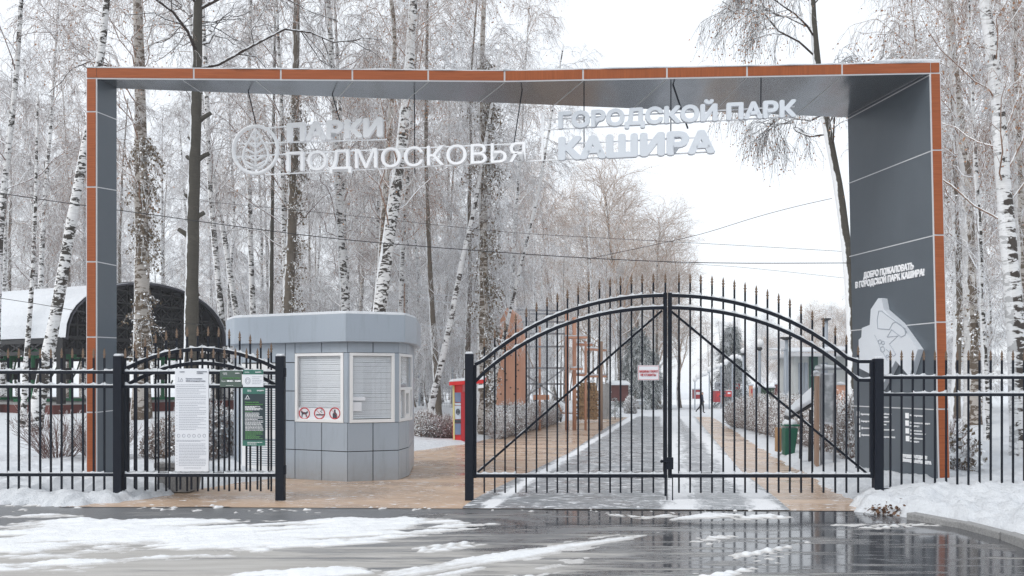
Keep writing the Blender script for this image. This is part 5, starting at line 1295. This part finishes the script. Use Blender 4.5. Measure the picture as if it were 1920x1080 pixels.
def hedge(name, label, pts, wd, ht, n, seed, kindm='hedge_leaf', cat='hedge', twig=True, leafsize=.06):
    rg = np.random.default_rng(seed); P = np.array(pts, float); sg = np.r_[0, np.cumsum(np.linalg.norm(np.diff(P, axis=0), axis=1))]
    d = rg.random(n) * sg[-1]; x = np.interp(d, sg, P[:, 0]); y = np.interp(d, sg, P[:, 1]); base = Vector((P[0, 0], P[0, 1], ground_z(*P[0])))
    a = rg.random(n) * 6.283; r = rg.random(n) ** .33; lum = 1 + .16 * np.sin(d * 2.3 + seed) + .10 * np.sin(d * 5.1)
    q = unit(np.array([[P[-1, 1] - P[0, 1], -(P[-1, 0] - P[0, 0])]]))[0]
    ox = np.cos(a) * r * wd / 2 * lum; oz = ht * .52 * lum + np.sin(a) * r * ht * .5 * lum
    en = np.minimum(np.minimum(d, sg[-1] - d) / (wd * .5), 1) ** .5; ox = ox * (.5 + .5 * en); oz = oz * (.6 + .4 * en)
    gg = gz(y) + lift(x, y); W = np.stack([x + q[0] * ox, y + q[1] * ox, gg + np.maximum(oz, .03)], 1) - np.array(base)
    V, Q = leaves(W, rg, leafsize, droop=.2)
    o = thing(name, label, cat, base)
    link('foliage', npmesh('foliage', V, Q, kindm), o)
    if not twig: return o
    m = n // 5; w = rg.integers(0, n, m); R0 = np.stack([x[w] + q[0] * ox[w] * .3, y[w] + q[1] * ox[w] * .3, gg[w]], 1) - np.array(base); R1 = W[w]; mid_ = (R0 + R1) / 2 + rg.normal(size=(m, 3)) * .05
    tip = R1 + unit(R1 - R0) * .12 + rg.normal(size=(m, 3)) * .04
    V, Q = tubes(np.stack([R0, mid_, R1, tip], 1), np.array([[.007, .006, .005, .003]]) * np.ones((m, 1)), 3)
    link('stems', npmesh('stems', V, Q, 'twig'), o); return o
flat('dead_leaf', (.14, .075, .042), .8, 0, .5, 30)
def gpt(px, py): return gp(px, py)
hedge('hedge', 'clipped snowy brown hedge along the right side of the driveway', [(6.95, 16.4), (7.6, 20), (8.35, 25), (9.4, 32), (10.1, 38.5)], 1.25, 1.22, 60000, 1, leafsize=.042)
hedge('hedge', 'low snowy hedge between the red vending machine and the bench', [(-.55, 28), (.3, 33), (1.5, 40), (2.2, 45)], 1.0, 1.0, 26000, 2, leafsize=.045)
hedge('hedge', 'low snowy hedge piece between the booth and the red vending machine', [(-3.0, 26.2), (-2.2, 26.6), (-1.85, 27.0)], .95, .95, 9000, 3, leafsize=.045)
hedge('shrub', 'rounded leafy shrub with snow behind the fence panel with notices', [(-7.2, 17.0), (-6.4, 16.8), (-5.5, 16.6)], 1.15, 1.12, 16000, 4, 'hedge_leaf', 'shrub', leafsize=.045)
hedge('shrub', 'snowy leafy shrub behind the information boards by the right pillar', [(6.6, 16.6), (7.2, 16.9), (7.6, 17.2)], 1.0, 1.55, 13000, 5, 'hedge_leaf', 'shrub', leafsize=.045)
hedge('shrub', 'sparse evergreen sprig growing just right of the wooden pillar', [(7.35, 14.2), (7.7, 14.5)], .7, .95, 260, 6, 'leaf_olive', 'shrub', leafsize=.1)
hedge('leaf_litter', 'heap of brown leaves on the snow at the right gate post foot', [(4.45, 10.62), (4.9, 10.5), (5.2, 10.45)], .34, .045, 700, 8, 'dead_leaf', 'leaf litter', twig=False, leafsize=.05)
def bareshrub(label, x, y, r, h, n, seed):
    rg = np.random.default_rng(seed); g_ = ground_z(x, y); t = thing('bare_shrub', label, 'shrub', (x, y, g_)); a = rg.random(n) * 6.283; b_ = r * np.sqrt(rg.random(n)); u = np.linspace(0, 1, 5)
    P = np.stack([np.cos(a)[:, None] * (.12 + (b_[:, None]) * u ** 1.3), np.sin(a)[:, None] * (.12 + b_[:, None] * u ** 1.3), h * (.6 + .5 * rg.random(n))[:, None] * u], -1) + np.cumsum(rg.normal(size=(n, 5, 3)) * .015, 1)
    V1, Q1 = tubes(P, np.linspace(.009, .004, 5)[None] * np.ones((n, 1)), 3); C, _, _ = grow(P, 6, .3, 1, .18, .42, .3, .8, .05, 3, .04, rg, .4); V2, Q2 = tubes(C, np.array([[.0045, .004, .003]]) * np.ones((len(C), 1)), 3)
    link('stems', npmesh('stems', V1, Q1, 'shrub_twig'), t); link('twigs', npmesh('twigs', V2, Q2, 'shrub_twig'), t)
snowy('shrub_twig', (.10, .05, .045), (.22, .13, .11), .12, .3)
bareshrub('fan of bare reddish twigs in the snow left of the left wooden pillar', -8.95, 16.8, .75, 1.05, 70, 1)
bareshrub('bare twiggy bush tight against the left wooden pillar', -7.95, 16.6, .55, .95, 90, 2)
bareshrub('small bare shrub in the snow behind the right fence near the white birch', 9.4, 18.5, .45, .8, 40, 3)
bareshrub('small twig clump poking from the snow by the right gate post', 7.2, 15.0, .35, .7, 34, 4)

# ---------------------------------------------------------------- court fence, woodpile, bench and the things along the driveway
t = thing('court_fence', 'blue-grey mesh fence of the sports court behind the booth', 'fence', at(800, 750, 44)); zc = ground_z(-5, 44)
mb = MB(); x0, x1 = at(755, 0, 44).x, at(880, 0, 44).x
for k in range(5): x = x0 + (x1 - x0) * k / 4; mb.box((x, 44, zc + 1.1), (.08, .08, 2.4))
mb.build('post', 'grey_paint', t); mb = MB()
for z in np.arange(.05, 2.25, .2): mb.bar((x0, 44, zc + z), (x1, 44, zc + z), .016, .016)
for x in np.arange(x0, x1, .12): mb.bar((x, 44, zc), (x, 44, zc + 2.2), .012, .012, Vector((0, 1, 0)))
mb.build('mesh_panel', 'steel', t)
Yw = 47.0
t = thing('woodpile', 'arched stack of cut firewood beside the bench', 'woodpile', at(1100, 786, Yw)); g_ = at(0, 787, Yw).z
lg = MB()
x0, x1 = at(1083, 0, Yw).x, at(1121, 0, Yw).x; ht = at(0, 716, Yw).z - g_
k = 0; z = .09
while z < ht:
    u = z / ht; inset_ = .0 if u < .75 else (u - .75) ** 1.6 * 2.0
    x = x0 + inset_ + (.09 if k % 2 else 0)
    while x < x1 - inset_: 
        if True: lg.tube([(x, Yw - .22 + random.uniform(-.05, .05), g_ + z), (x, Yw + .5, g_ + z)], random.uniform(.07, .10), 7)
        x += .17
    z += .145; k += 1
lg.build('logs', 'log_end' if 'log_end' in M else 'brown_wood', t)
mb = MB(); mb.box(((x0 + x1) / 2, Yw + .3, g_ + ht * .45), (x1 - x0 - .1, .3, ht * .9)); mb.build('backing', 'brown_wood', t)
mb = MB(); snowcap((x0 + .25, Yw + .1, g_ + ht), (x1 - .25, Yw + .1, g_ + ht), .7, .10, mb, .15, .4); mb.build('snow_cap', 'snow', t, smooth=True)
t = thing('wooden_screen', 'grey snowy plank screen right of the woodpile', 'screen', at(1130, 786, Yw + .5)); mb = MB()
for k in range(7): px = 1124 + k * 3.4; p = at(px, 720, Yw + .5); mb.box((p.x, Yw + .5, (p.z + g_) / 2), (.09, .04, p.z - g_))
mb.build('plank', 'grey_wood' if 'grey_wood' in M else 'concrete', t); mb = MB(); mb.bar(at(1122, 735, Yw + .56), at(1147, 735, Yw + .56), .05, .08); mb.build('rail', 'concrete', t)
mb = MB(); snowcap(at(1122, 719, Yw + .5), at(1147, 719, Yw + .5), .2, .10, mb, .12, .4); mb.build('snow_cap', 'snow', t, smooth=True)
Yb_ = 44.0; g_ = at(0, 791, Yb_).z
t = thing('park_bench', 'park bench with orange slats and a snowy seat before the woodpile', 'bench', at(1064, 791, Yb_)); bx = at(1064, 0, Yb_).x
mb = MB()
for k in range(4): mb.box((bx + .05, Yb_ - .2 + k * .12, g_ + .45), (.95, .10, .035))
mb.build('seat', 'bench_wood', t); mb = MB()
for k in range(4): mb.box((bx - .35 - .05 * k, Yb_ + .1, g_ + .58 + k * .12), (.05, 1.0, .10))
mb.build('backrest', 'bench_wood', t)
for s in (-.35, .42):
    mb = MB(); mb.tube([(bx + s, Yb_ - .25, g_), (bx + s, Yb_ - .2, g_ + .42), (bx + s, Yb_ + .3, g_ + .42), (bx + s, Yb_ + .35, g_)], .035, 6); mb.build('leg', 'iron', t)
mb = MB(); mb.ball((bx + .1, Yb_, g_ + .48), .45, 12, 6, (1, .7, .16)); mb.build('snow', 'snow', t, smooth=True)
t = thing('green_crate', 'small green box in the snow right of the plank screen', 'box', at(1141, 777, 50)); p = at(1141, 777, 50); mb = MB(); mb.box((p.x, 50, p.z + .22), (.26, .3, .42)); mb.build('body', 'dark_green', t, .02); mb = MB(); mb.box((p.x, 50, p.z + .47), (.3, .34, .07)); mb.build('lid', 'snow', t, .02)
t = thing('garden_shed', 'dark red-brown shed behind the snowy bushes left of the driveway', 'shed', at(1165, 750, 72)); a, b = at(1146, 752, 72), at(1178, 722, 72)
mb = MB(); mb.box(((a.x + b.x) / 2, 73, (a.z + b.z) / 2), (b.x - a.x, 2, b.z - a.z)); mb.build('wall', 'brick_kerb', t); mb = MB(); mb.prism([(a.x - .15, 71.8, b.z), (b.x + .15, 71.8, b.z), (b.x + .15, 74.2, b.z + .25), (a.x - .15, 74.2, b.z + .25)], (0, 0, .14)); mb.build('snow_roof', 'snow', t)
hedge('shrub', 'big frosted bush left of the driveway near the snow shoveller', [(at(1172, 0, 68).x, 68), (at(1192, 0, 68).x, 68)], 1.6, 1.7, 5000, 11, 'frost_leaf' if 'frost_leaf' in M else 'hedge_leaf', 'shrub', leafsize=.09)
def board(name, label, px, yb_, yt, Y, w_, h, mat, legs=2):
    pass
# right side: litter bin, carton, slanted board and information stand
def rp_(px, py, Y): return at(px, py, Y)
Yr = 17.6
t = thing('litter_bin', 'green metal litter bin with a snow cap by the right hedge', 'bin', at(1478, 852, 19.3)); p = at(1478, 853, 19.3); z0 = p.z; zt = at(0, 802, 19.3).z
mb = MB(); mb.add([(p.x + a * .11, 19.3 + b * .11, z0) for a, b in ((-1, -1), (1, -1), (1, 1), (-1, 1))] + [(p.x + a * .145 + .04, 19.3 + b * .14, zt) for a, b in ((-1, -1), (1, -1), (1, 1), (-1, 1))], [(3, 2, 1, 0), (4, 5, 6, 7), (0, 1, 5, 4), (1, 2, 6, 5), (2, 3, 7, 6), (3, 0, 4, 7)]); mb.build('body', 'green_metal', t, .02)
mb = MB(); mb.box((p.x + .05, 19.3, zt + .06), (.34, .32, .05)); mb.build('lid', 'green_metal', t, .01)
mb = MB(); mb.ball((p.x + .03, 19.3, zt + .09), .165, 12, 7, (1, 1, .7)); mb.build('snow_cap', 'snow', t, smooth=True)
t = thing('wooden_stake_box', 'small wooden box beside the green litter bin', 'box', at(1459, 845, 19.8)); p = at(1459, 846, 19.8); mb = MB(); mb.box((p.x, 19.8, p.z + .27), (.10, .2, .56)); mb.build('body', 'cardboard', t, .01); mb = MB(); mb.box((p.x + .10, 19.8, p.z + .28), (.09, .2, .5)); mb.build('side', 'grey_paint', t, .01)
Ys_ = 17.0
t = thing('slanted_board', 'slanted snow-covered information desk on black legs before the right hedge', 'information desk', at(1510, 862, Ys_)); S_ = lambda px, py, d=0: at(px, py, Ys_ + d)
mb = MB(); mb.prism([S_(1478, 788, -.3), S_(1523, 762, -.1), S_(1526, 736, .5), S_(1470, 785, .3)], (0, 0, .05)); mb.build('desk_top', 'black', t)
mb = MB(); q = [S_(1479, 787, -.3), S_(1522, 761, -.1), S_(1525, 735, .5), S_(1471, 784, .3)]; mb.prism([v + UP * .052 for v in q], (0, 0, .10)); mb.build('snow_cap', 'snow', t, .03)
for px, yt, yb in ((1502, 778, 860), (1519, 768, 868)):
    mb = MB(); mb.bar(S_(px - 1, yb), S_(px + 1, yt), .05, .05, Vector((0, 1, 0))); mb.build('leg', 'black', t)
Yi = 16.2
t = thing('information_stand', 'tall information stand with a pale poster panel near the right pillar', 'information stand', at(1555, 880, Yi)); I_ = lambda px, py, d=0: at(px, py, Yi + d)
for px, b_ in ((1541, 880), (1565, 874)):
    mb = MB(); mb.bar(I_(px, b_), I_(px, 700), .05, .05, Vector((0, 1, 0))); mb.build('leg', 'steel', t)
mb = MB(); mb.prism([I_(1538, 794), I_(1566, 797), I_(1566, 699), I_(1538, 699)], (0, .05, 0)); mb.build('panel', 'paper', t)
k = NT('poster'); f = k.noise(k.coord((1, 1, 1)), 3.2, 4); k.set(Base_Color=k.mix(k.ramp(f, .42, .55), (.62, .64, .66), (.33, .35, .37)), Roughness=.2); M['poster'] = k.m
mb = MB(); mb.prism([I_(1540, 790, -.003), I_(1564, 793, -.003), I_(1564, 703, -.003), I_(1540, 703, -.003)], (0, -.004, 0)); mb.build('poster', 'poster', t)
mb = MB(); snowcap(I_(1534, 691, .1), I_(1572, 690, .1), .4, .07, mb, .1, .3); mb.build('snow_cap', 'snow', t, smooth=True)
mb = MB(); mb.bar(I_(1534, 693, .1), I_(1572, 692, .1), .36, .04); mb.build('roof', 'steel', t)
t = thing('notice_stand', 'narrow dark wooden notice stand seen edge-on left of the pale poster', 'notice stand', at(1533, 878, Yi - .4)); mb = MB(); mb.prism([at(1530, 875, Yi - .4), at(1536, 878, Yi - .4), at(1536.5, 705, Yi - .4), at(1530.5, 705, Yi - .4)], (.12, .45, 0)); mb.build('panel', 'brown_wood', t, .008)
mb = MB(); a = at(1532, 705, Yi - .3); snowcap(a, a + Vector((.1, .45, 0)), .12, .09, mb, .08, .3); mb.build('snow_cap', 'snow', t, smooth=True)

# right background: pavilion building, fence, lamps, dumpster, kiosks, garland arch
Yp = 40.0; t = thing('pale_building', 'pale flat-roofed park building with dark green panels behind the right hedge', 'building', at(1540, 760, Yp)); Q_ = lambda px, py, d=0: at(px, py, Yp + d)
mb = MB(); mb.prism([Q_(1488, 770), Q_(1640, 770), Q_(1640, 668), Q_(1488, 668)], (.8, 5, 0)); mb.build('wall', 'pale_wall', t)
for x0_, x1_ in ((1517, 1533), (1588, 1597)):
    mb = MB(); mb.prism([Q_(x0_, 765, -.02), Q_(x1_, 765, -.02), Q_(x1_, 668, -.02), Q_(x0_, 668, -.02)], (0, -.05, 0)); mb.build('panel', 'teal_panel', t)
for x0_, x1_ in ((1497, 1506), (1508, 1514), (1540, 1552)):
    mb = MB(); mb.prism([Q_(x0_, 740, -.02), Q_(x1_, 740, -.02), Q_(x1_, 680, -.02), Q_(x0_, 680, -.02)], (0, -.03, 0)); mb.build('window', 'grey_paint', t)
mb = MB(); mb.prism([Q_(1482, 668, -.7), Q_(1645, 668, -.7), Q_(1645, 662, -.7), Q_(1482, 662, -.7)], (.8, 6, 0)); rf = mb.build('roof', 'alu', t)
mb = MB(); mb.prism([Q_(1482, 661.5, -.7), Q_(1645, 656, -.7), Q_(1645, 654, -.7), Q_(1482, 658, -.7)], (.8, 6, .35)); mb.build('snow_cap', 'snow', rf, .05)
t = thing('board_fence', 'reddish brown board fence below the pale building by the right pillar', 'fence', at(1590, 760, 30)); mb = MB()
for k in range(12): p = at(1570 + k * 4.2, 722, 30); mb.box((p.x, 30, p.z - .9), (.074, .03, 1.8))
mb.build('board', 'orange_wood', t); mb = MB(); snowcap(at(1568, 721, 30), at(1620, 721, 30), .14, .09, mb, .15, .4); mb.build('snow_cap', 'snow', t, smooth=True)
def lamp(label, px, ytop, Y, r=.28, kind='globe'):
    p = at(px, ytop, Y); g_ = ground_z(p.x, Y); t = thing('street_lamp', label, 'street lamp', (p.x, Y, g_)); mb = MB()
    if kind == 'globe':
        mb.lathe((p.x, Y, g_), [(.16, 0), (.14, .3), (.085, .4), (.07, p.z - g_ - 2.1 * r)], 10); mb.build('pole', 'grey_paint', t, smooth=True)
        mb = MB(); mb.lathe((p.x, Y, p.z - 2.2 * r), [(.05, -.1), (.16, 0), (.12, .08)], 10); mb.build('collar', 'black', t); mb = MB(); mb.ball((p.x, Y, p.z - r), r, 16, 10); mb.build('globe', 'globe', t, smooth=True)
    else:
        mb.lathe((p.x, Y, g_), [(.17, 0), (.13, .3), (.10, p.z - g_ - .12)], 10); mb.build('pole', 'grey_paint', t, smooth=True)
        mb = MB(); mb.lathe((p.x, Y, p.z - .14), [(.08, 0), (.28, .08), (.26, .14)], 10); mb.build('lamp_head', 'black', t)
lamp('globe lamp with a large white ball on a pale pole above the dumpster', 1424, 636, 42, .22)
lamp('globe lamp seen farther back left of the large ball lamp', 1394, 652, 58, .20)
lamp('pole lamp with a flat dark head left of the pale building', 1474, 632, 38, .2, 'flat')
lamp('pole lamp with a dark head showing just over the gate arch', 1549, 597, 46, .2, 'flat')
t = thing('security_camera_mast', 'pale mast with a small white camera box left of the flat lamp', 'mast', at(1467, 760, 37)); p = at(1466, 646, 37); g_ = ground_z(p.x, 37); mb = MB(); mb.tube([(p.x + .22, 37, g_), (p.x + .22, 37, p.z - .2)], .05, 8); mb.bar((p.x + .22, 37, p.z - .25), (p.x, 37, p.z - .25), .05, .05); mb.build('mast', 'grey_paint', t); mb = MB(); mb.box((p.x, 37, p.z), (.20, .24, .34)); mb.ball((p.x, 36.9, p.z - .2), .08); mb.build('camera_box', 'alu', t)
t = thing('dumpster', 'dark green dumpster with snow on its lid behind the right hedge', 'dumpster', at(1440, 757, 52)); a, b = at(1428, 758, 52), at(1452, 727, 52); mb = MB(); mb.prism([(a.x, 52, a.z + .1), (b.x - .04, 52, a.z + .1), (b.x, 51.9, b.z), (a.x - .05, 51.9, b.z)], (0, 1.0, 0)); mb.build('body', 'dark_green', t, .03); mb = MB(); mb.box(((a.x + b.x) / 2, 52.4, b.z + .04), (b.x - a.x + .08, 1.1, .09)); mb.build('lid', 'snow', t, .03)
mb = MB()
for s in (.15, .85): mb.lathe((a.x + (b.x - a.x) * s, 52.2, a.z - .02), [(.03, 0), (.06, .03), (.06, .10), (.03, .13)], 8)
mb.build('wheel', 'black', t)
def pxbox(name, label, cat, px0, px1, y0, y1, Y, mat, dep=1.2, extra=None, roof=True):
    a, b = at(px0, y1, Y), at(px1, y0, Y); t = thing(name, label, cat, ((a.x + b.x) / 2, Y, a.z)); mb = MB(); mb.box(((a.x + b.x) / 2, Y + dep / 2, (a.z + b.z) / 2), (b.x - a.x, dep, b.z - a.z)); mb.build('body', mat, t, .04)
    mb = MB(); mb.box(((a.x + b.x) / 2, Y + dep / 2, b.z + .06), (b.x - a.x + .1, dep + .1, .12)); mb.build('snow_cap', 'snow', t, .05)
    mb = MB(); w_ = (b.x - a.x); mb.box(((a.x + b.x) / 2, Y - .01, a.z + (b.z - a.z) * .62), (w_ * .55, .05, (b.z - a.z) * .3)); mb.build('counter' if cat == 'kiosk' else 'front_panel', extra or 'letter_white', t, .02)
    return t
pxbox('kiosk', 'small red stall with a white emblem left of the walking man', 'kiosk', 1302, 1316, 731, 748, 92, 'red_deep')
pxbox('kiosk', 'crimson stall in the middle of the red stalls', 'kiosk', 1341, 1356, 733, 754, 90, 'red_deep', extra='red_paint')
pxbox('kiosk', 'bright red stall with a tall sign top right of the crimson one', 'kiosk', 1362, 1372, 733, 744, 93, 'red_paint')
pxbox('kiosk', 'wide red sign box standing highest among the red stalls', 'kiosk', 1367, 1388, 719, 731, 96, 'red_paint', .5)
pxbox('signboard', 'grey signboard with dark top above the crimson stall', 'signboard', 1342, 1353, 718, 731, 94, 'grey_paint', .3, 'ink_dark')
pxbox('information_pillar', 'narrow orange-red pillar left of the dumpster', 'pillar', 1407, 1412, 723, 750, 60, 'orange_wood', .4, 'red_deep')
pxbox('grey_stall', 'pale grey stall beside the orange-red pillar', 'stall', 1413, 1423, 729, 754, 62, 'grey_paint', .8, 'pale_wall')
pxbox('dark_shed', 'dark shed left of the person in green with red shovel', 'shed', 1467, 1481, 721, 742, 66, 'brick_kerb', 2, 'black')
pxbox('snow_box', 'low pale grey box beside the person clearing snow', 'box', 1195, 1208, 752, 764, 72, 'concrete', .8, 'grey_paint')
t = thing('signpost', 'dark signpost with several arms among the red stalls', 'signpost', at(1354, 755, 88)); p = at(1354, 718, 88); mb = MB(); mb.tube([at(1354, 757, 88), p], .09, 8); mb.build('post', 'brown_wood', t); mb = MB()
for k in range(5): mb.box((p.x + (.12 if k % 2 else -.12), 87.9, p.z - .15 - k * .3), (.45, .05, .17))
mb.build('arm', 'ink_dark', t)
t = thing('garland_arch', 'sloping light garland of snowy white balls before the far trees', 'garland', at(1345, 748, 86)); mb, mf = MB(), MB(); gpz = [(1303, 712), (1309, 706), (1316, 702), (1323, 701), (1330, 693), (1338, 690), (1346, 686), (1352, 684), (1360, 679), (1366, 674), (1373, 670), (1381, 668), (1387, 670), (1393, 674)]
for i, (px, py) in enumerate(gpz): mb.ball(at(px, py, 86), random.uniform(.19, .30), 10, 7)
for a, b in zip(gpz[:-1], gpz[1:]): mf.tube([at(a[0], a[1] + 3, 86), at(b[0], b[1] + 3, 86)], .05, 6)
for px, py in ((1303, 714), (1330, 697), (1352, 688), (1373, 674), (1393, 678)): p = at(px, py, 86); mf.tube([(p.x, 86, ground_z(p.x, 86)), p], .06, 6)
mb.build('ball', 'globe', t, smooth=True); mf.build('frame', 'grey_paint', t)

# overhead cables
def cable(label, pts, Y0, Y1, r=.012, mat='black'):
    r *= .62; n = len(pts); P = [at(x, y, Y0 + (Y1 - Y0) * i / (n - 1)) for i, (x, y) in enumerate(pts)]; Q = resample(P, 24); o = MB().tube([Vector(q) for q in Q], r, 5).build('overhead_cable', mat, loc=P[0]); tag(o, label, 'cable')
cable('main dark cable sagging across behind the portal opening', [(-60, 352), (40, 370), (240, 396), (450, 426), (640, 450), (830, 465), (1000, 478), (1170, 488), (1340, 494), (1600, 493)], 19, 21, .016)
cable('thinner cable above the main one, from the booth to the right tree', [(320, 372), (650, 403), (820, 422), (960, 437), (1290, 455), (1440, 463), (1590, 472)], 26, 24, .010)
cable('cable rising to the drooping tree on the right', [(1100, 486), (1260, 452), (1320, 438), (1420, 406), (1500, 385), (1560, 372)], 24, 22, .012)
cable('low cable hanging over the pavilion roof and the lattice end', [(-40, 553), (60, 568), (220, 596), (330, 606), (420, 610), (470, 640)], 21, 22, .012)
cable('faint cable low over the gate on the right', [(1250, 492), (1380, 500), (1480, 510), (1590, 522)], 27, 27, .009)

# ---------------------------------------------------------------- people
def person(label, px, yfeet, ytop, Y, cloth, pose, hold=None, face=0.0):
    p = at(px, yfeet, Y); Hh = (yfeet - ytop) * Y / F; s = Hh / 1.76; g_ = p.z; t = thing('person', label, 'person', (p.x, Y, g_)); m = Matrix.Rotation(face, 3, 'Z')
    J = dict(pelvis=(0, 0, .95), waist=(0, .0, 1.1), chest=(.02, 0, 1.33), neck=(.03, 0, 1.50), head=(.05, 0, 1.60), crown=(.05, 0, 1.72))
    J.update(pose); rad = dict(pelvis=.16, waist=.155, chest=.18, neck=.065, head=.10, crown=.075, hipL=.11, hipR=.11, kneeL=.075, kneeR=.075, ankL=.05, ankR=.05, toeL=.04, toeR=.04, shL=.085, shR=.085, elL=.06, elR=.06, wrL=.042, wrR=.042, haL=.04, haR=.04)
    nm = list(J); V = [m @ (Vector(J[k]) * s) for k in nm]; ed = [('pelvis', 'waist'), ('waist', 'chest'), ('chest', 'neck'), ('neck', 'head'), ('head', 'crown')]
    for q in 'LR': ed += [('pelvis', 'hip' + q), ('hip' + q, 'knee' + q), ('knee' + q, 'ank' + q), ('ank' + q, 'toe' + q), ('chest', 'sh' + q), ('sh' + q, 'el' + q), ('el' + q, 'wr' + q), ('wr' + q, 'ha' + q)]
    me = bpy.data.meshes.new('body'); me.from_pydata([tuple(v) for v in V], [(nm.index(a), nm.index(b)) for a, b in ed], []); o = bpy.data.objects.new('body', me); COL.objects.link(o)
    md = o.modifiers.new('skin', 'SKIN'); sk = me.skin_vertices[0].data
    for i, k in enumerate(nm): r = rad[k] * s; sk[i].radius = (r, r); sk[i].use_root = (k == 'pelvis')
    sb = o.modifiers.new('sub', 'SUBSURF'); sb.levels = 2; sb.render_levels = 2; bpy.context.view_layer.update()
    m2 = bpy.data.meshes.new_from_object(o.evaluated_get(bpy.context.evaluated_depsgraph_get())); bpy.data.objects.remove(o)
    m2.materials.clear()
    for c in cloth: m2.materials.append(M[c])       # jacket, trousers, skin, hat
    hands = [m @ (Vector(J['ha' + q]) * s) for q in 'LR']
    for f in m2.polygons:
        c = f.center; z = c.z / s; f.use_smooth = True
        f.material_index = 0
        if min((c - h).length for h in hands) < .07 * s: f.material_index = 2
        elif z < .93: f.material_index = 1
        if z > J['head'][2] + .055: f.material_index = 3
        elif z > J['neck'][2] + .01: f.material_index = 2
    link('body', m2, t)
    if hold: 
        mb = MB(); a, b = (Vector((p.x, Y, g_)) + m @ (Vector(q) * s) for q in hold); mb.tube([a, b], .022, 6); d = (b - a).normalized(); sh = thing('snow_shovel', hold_label(label), 'shovel', a); mb.build('shaft', 'orange_cloth', sh); mb = MB(); mb.box(b + d * .12, (.42, .06, .34), face); mb.build('blade', 'orange_cloth', sh)
    return t
def hold_label(l): return 'orange snow shovel held by the ' + ('person in green on the right' if 'right' in l else 'person clearing the far driveway')
walk = dict(hipL=(-.02, .09, .90), hipR=(.02, -.09, .90), kneeL=(-.12, .09, .52), kneeR=(.10, -.09, .52), ankL=(-.42, .09, .22), ankR=(.10, -.09, .08), toeL=(-.46, .09, .08), toeR=(.26, -.09, .04), shL=(.0, .20, 1.40), shR=(.0, -.20, 1.40), elL=(.08, .25, 1.13), elR=(-.12, -.25, 1.13), wrL=(.22, .24, .92), wrR=(-.12, -.26, .88), haL=(.25, .23, .84), haR=(-.10, -.26, .80))
work = dict(pelvis=(0, 0, .93), waist=(-.05, 0, 1.08), chest=(-.16, 0, 1.30), neck=(-.24, 0, 1.46), head=(-.28, 0, 1.55), crown=(-.30, 0, 1.67), hipL=(0, .10, .88), hipR=(.02, -.10, .88), kneeL=(-.10, .11, .48), kneeR=(.06, -.12, .48), ankL=(-.06, .12, .08), ankR=(.16, -.13, .08), toeL=(-.22, .12, .04), toeR=(.02, -.13, .04), shL=(-.16, .20, 1.37), shR=(-.16, -.20, 1.37), elL=(-.28, .24, 1.12), elR=(-.20, -.26, 1.10), wrL=(-.48, .16, 1.00), wrR=(-.30, -.10, .92), haL=(-.55, .12, .98), haR=(-.36, -.05, .90))
person('man in dark navy jacket walking away along the far right side of the driveway', 1316, 774.5, 734, 69, ('navy_cloth', 'dark_cloth', 'skin', 'dark_cloth'), walk)
person('person in dark olive clothes bending over a shovel on the far driveway', 1223, 763.5, 734, 97, ('olive_cloth', 'dark_cloth', 'skin', 'dark_green'), work, ((-.36, -.05, .92), (-1.35, .1, .12)))
person('person in dark green coat and black hat holding a shovel behind the right hedge', 1490, 770, 734, 60, ('dark_green', 'dark_cloth', 'skin', 'dark_cloth'), work, ((-.55, .12, .98), (.25, -.35, .35)), R(180))

# ---------------------------------------------------------------- the frosty air
k = NT('haze'); vol = k.n('VolumePrincipled'); vol.inputs['Color'].default_value = (.93, .95, .98, 1); vol.inputs['Density'].default_value = .0009; vol.inputs['Anisotropy'].default_value = .2
for l_ in list(k.out.inputs['Surface'].links): k.t.links.remove(l_)
k.l(vol.outputs[0], k.out.inputs['Volume'])
M['haze'] = k.m
mb = MB(); mb.box((0, 80, 14), (900, 250, 36)); tag(mb.build('haze', 'haze'), kind='stuff')
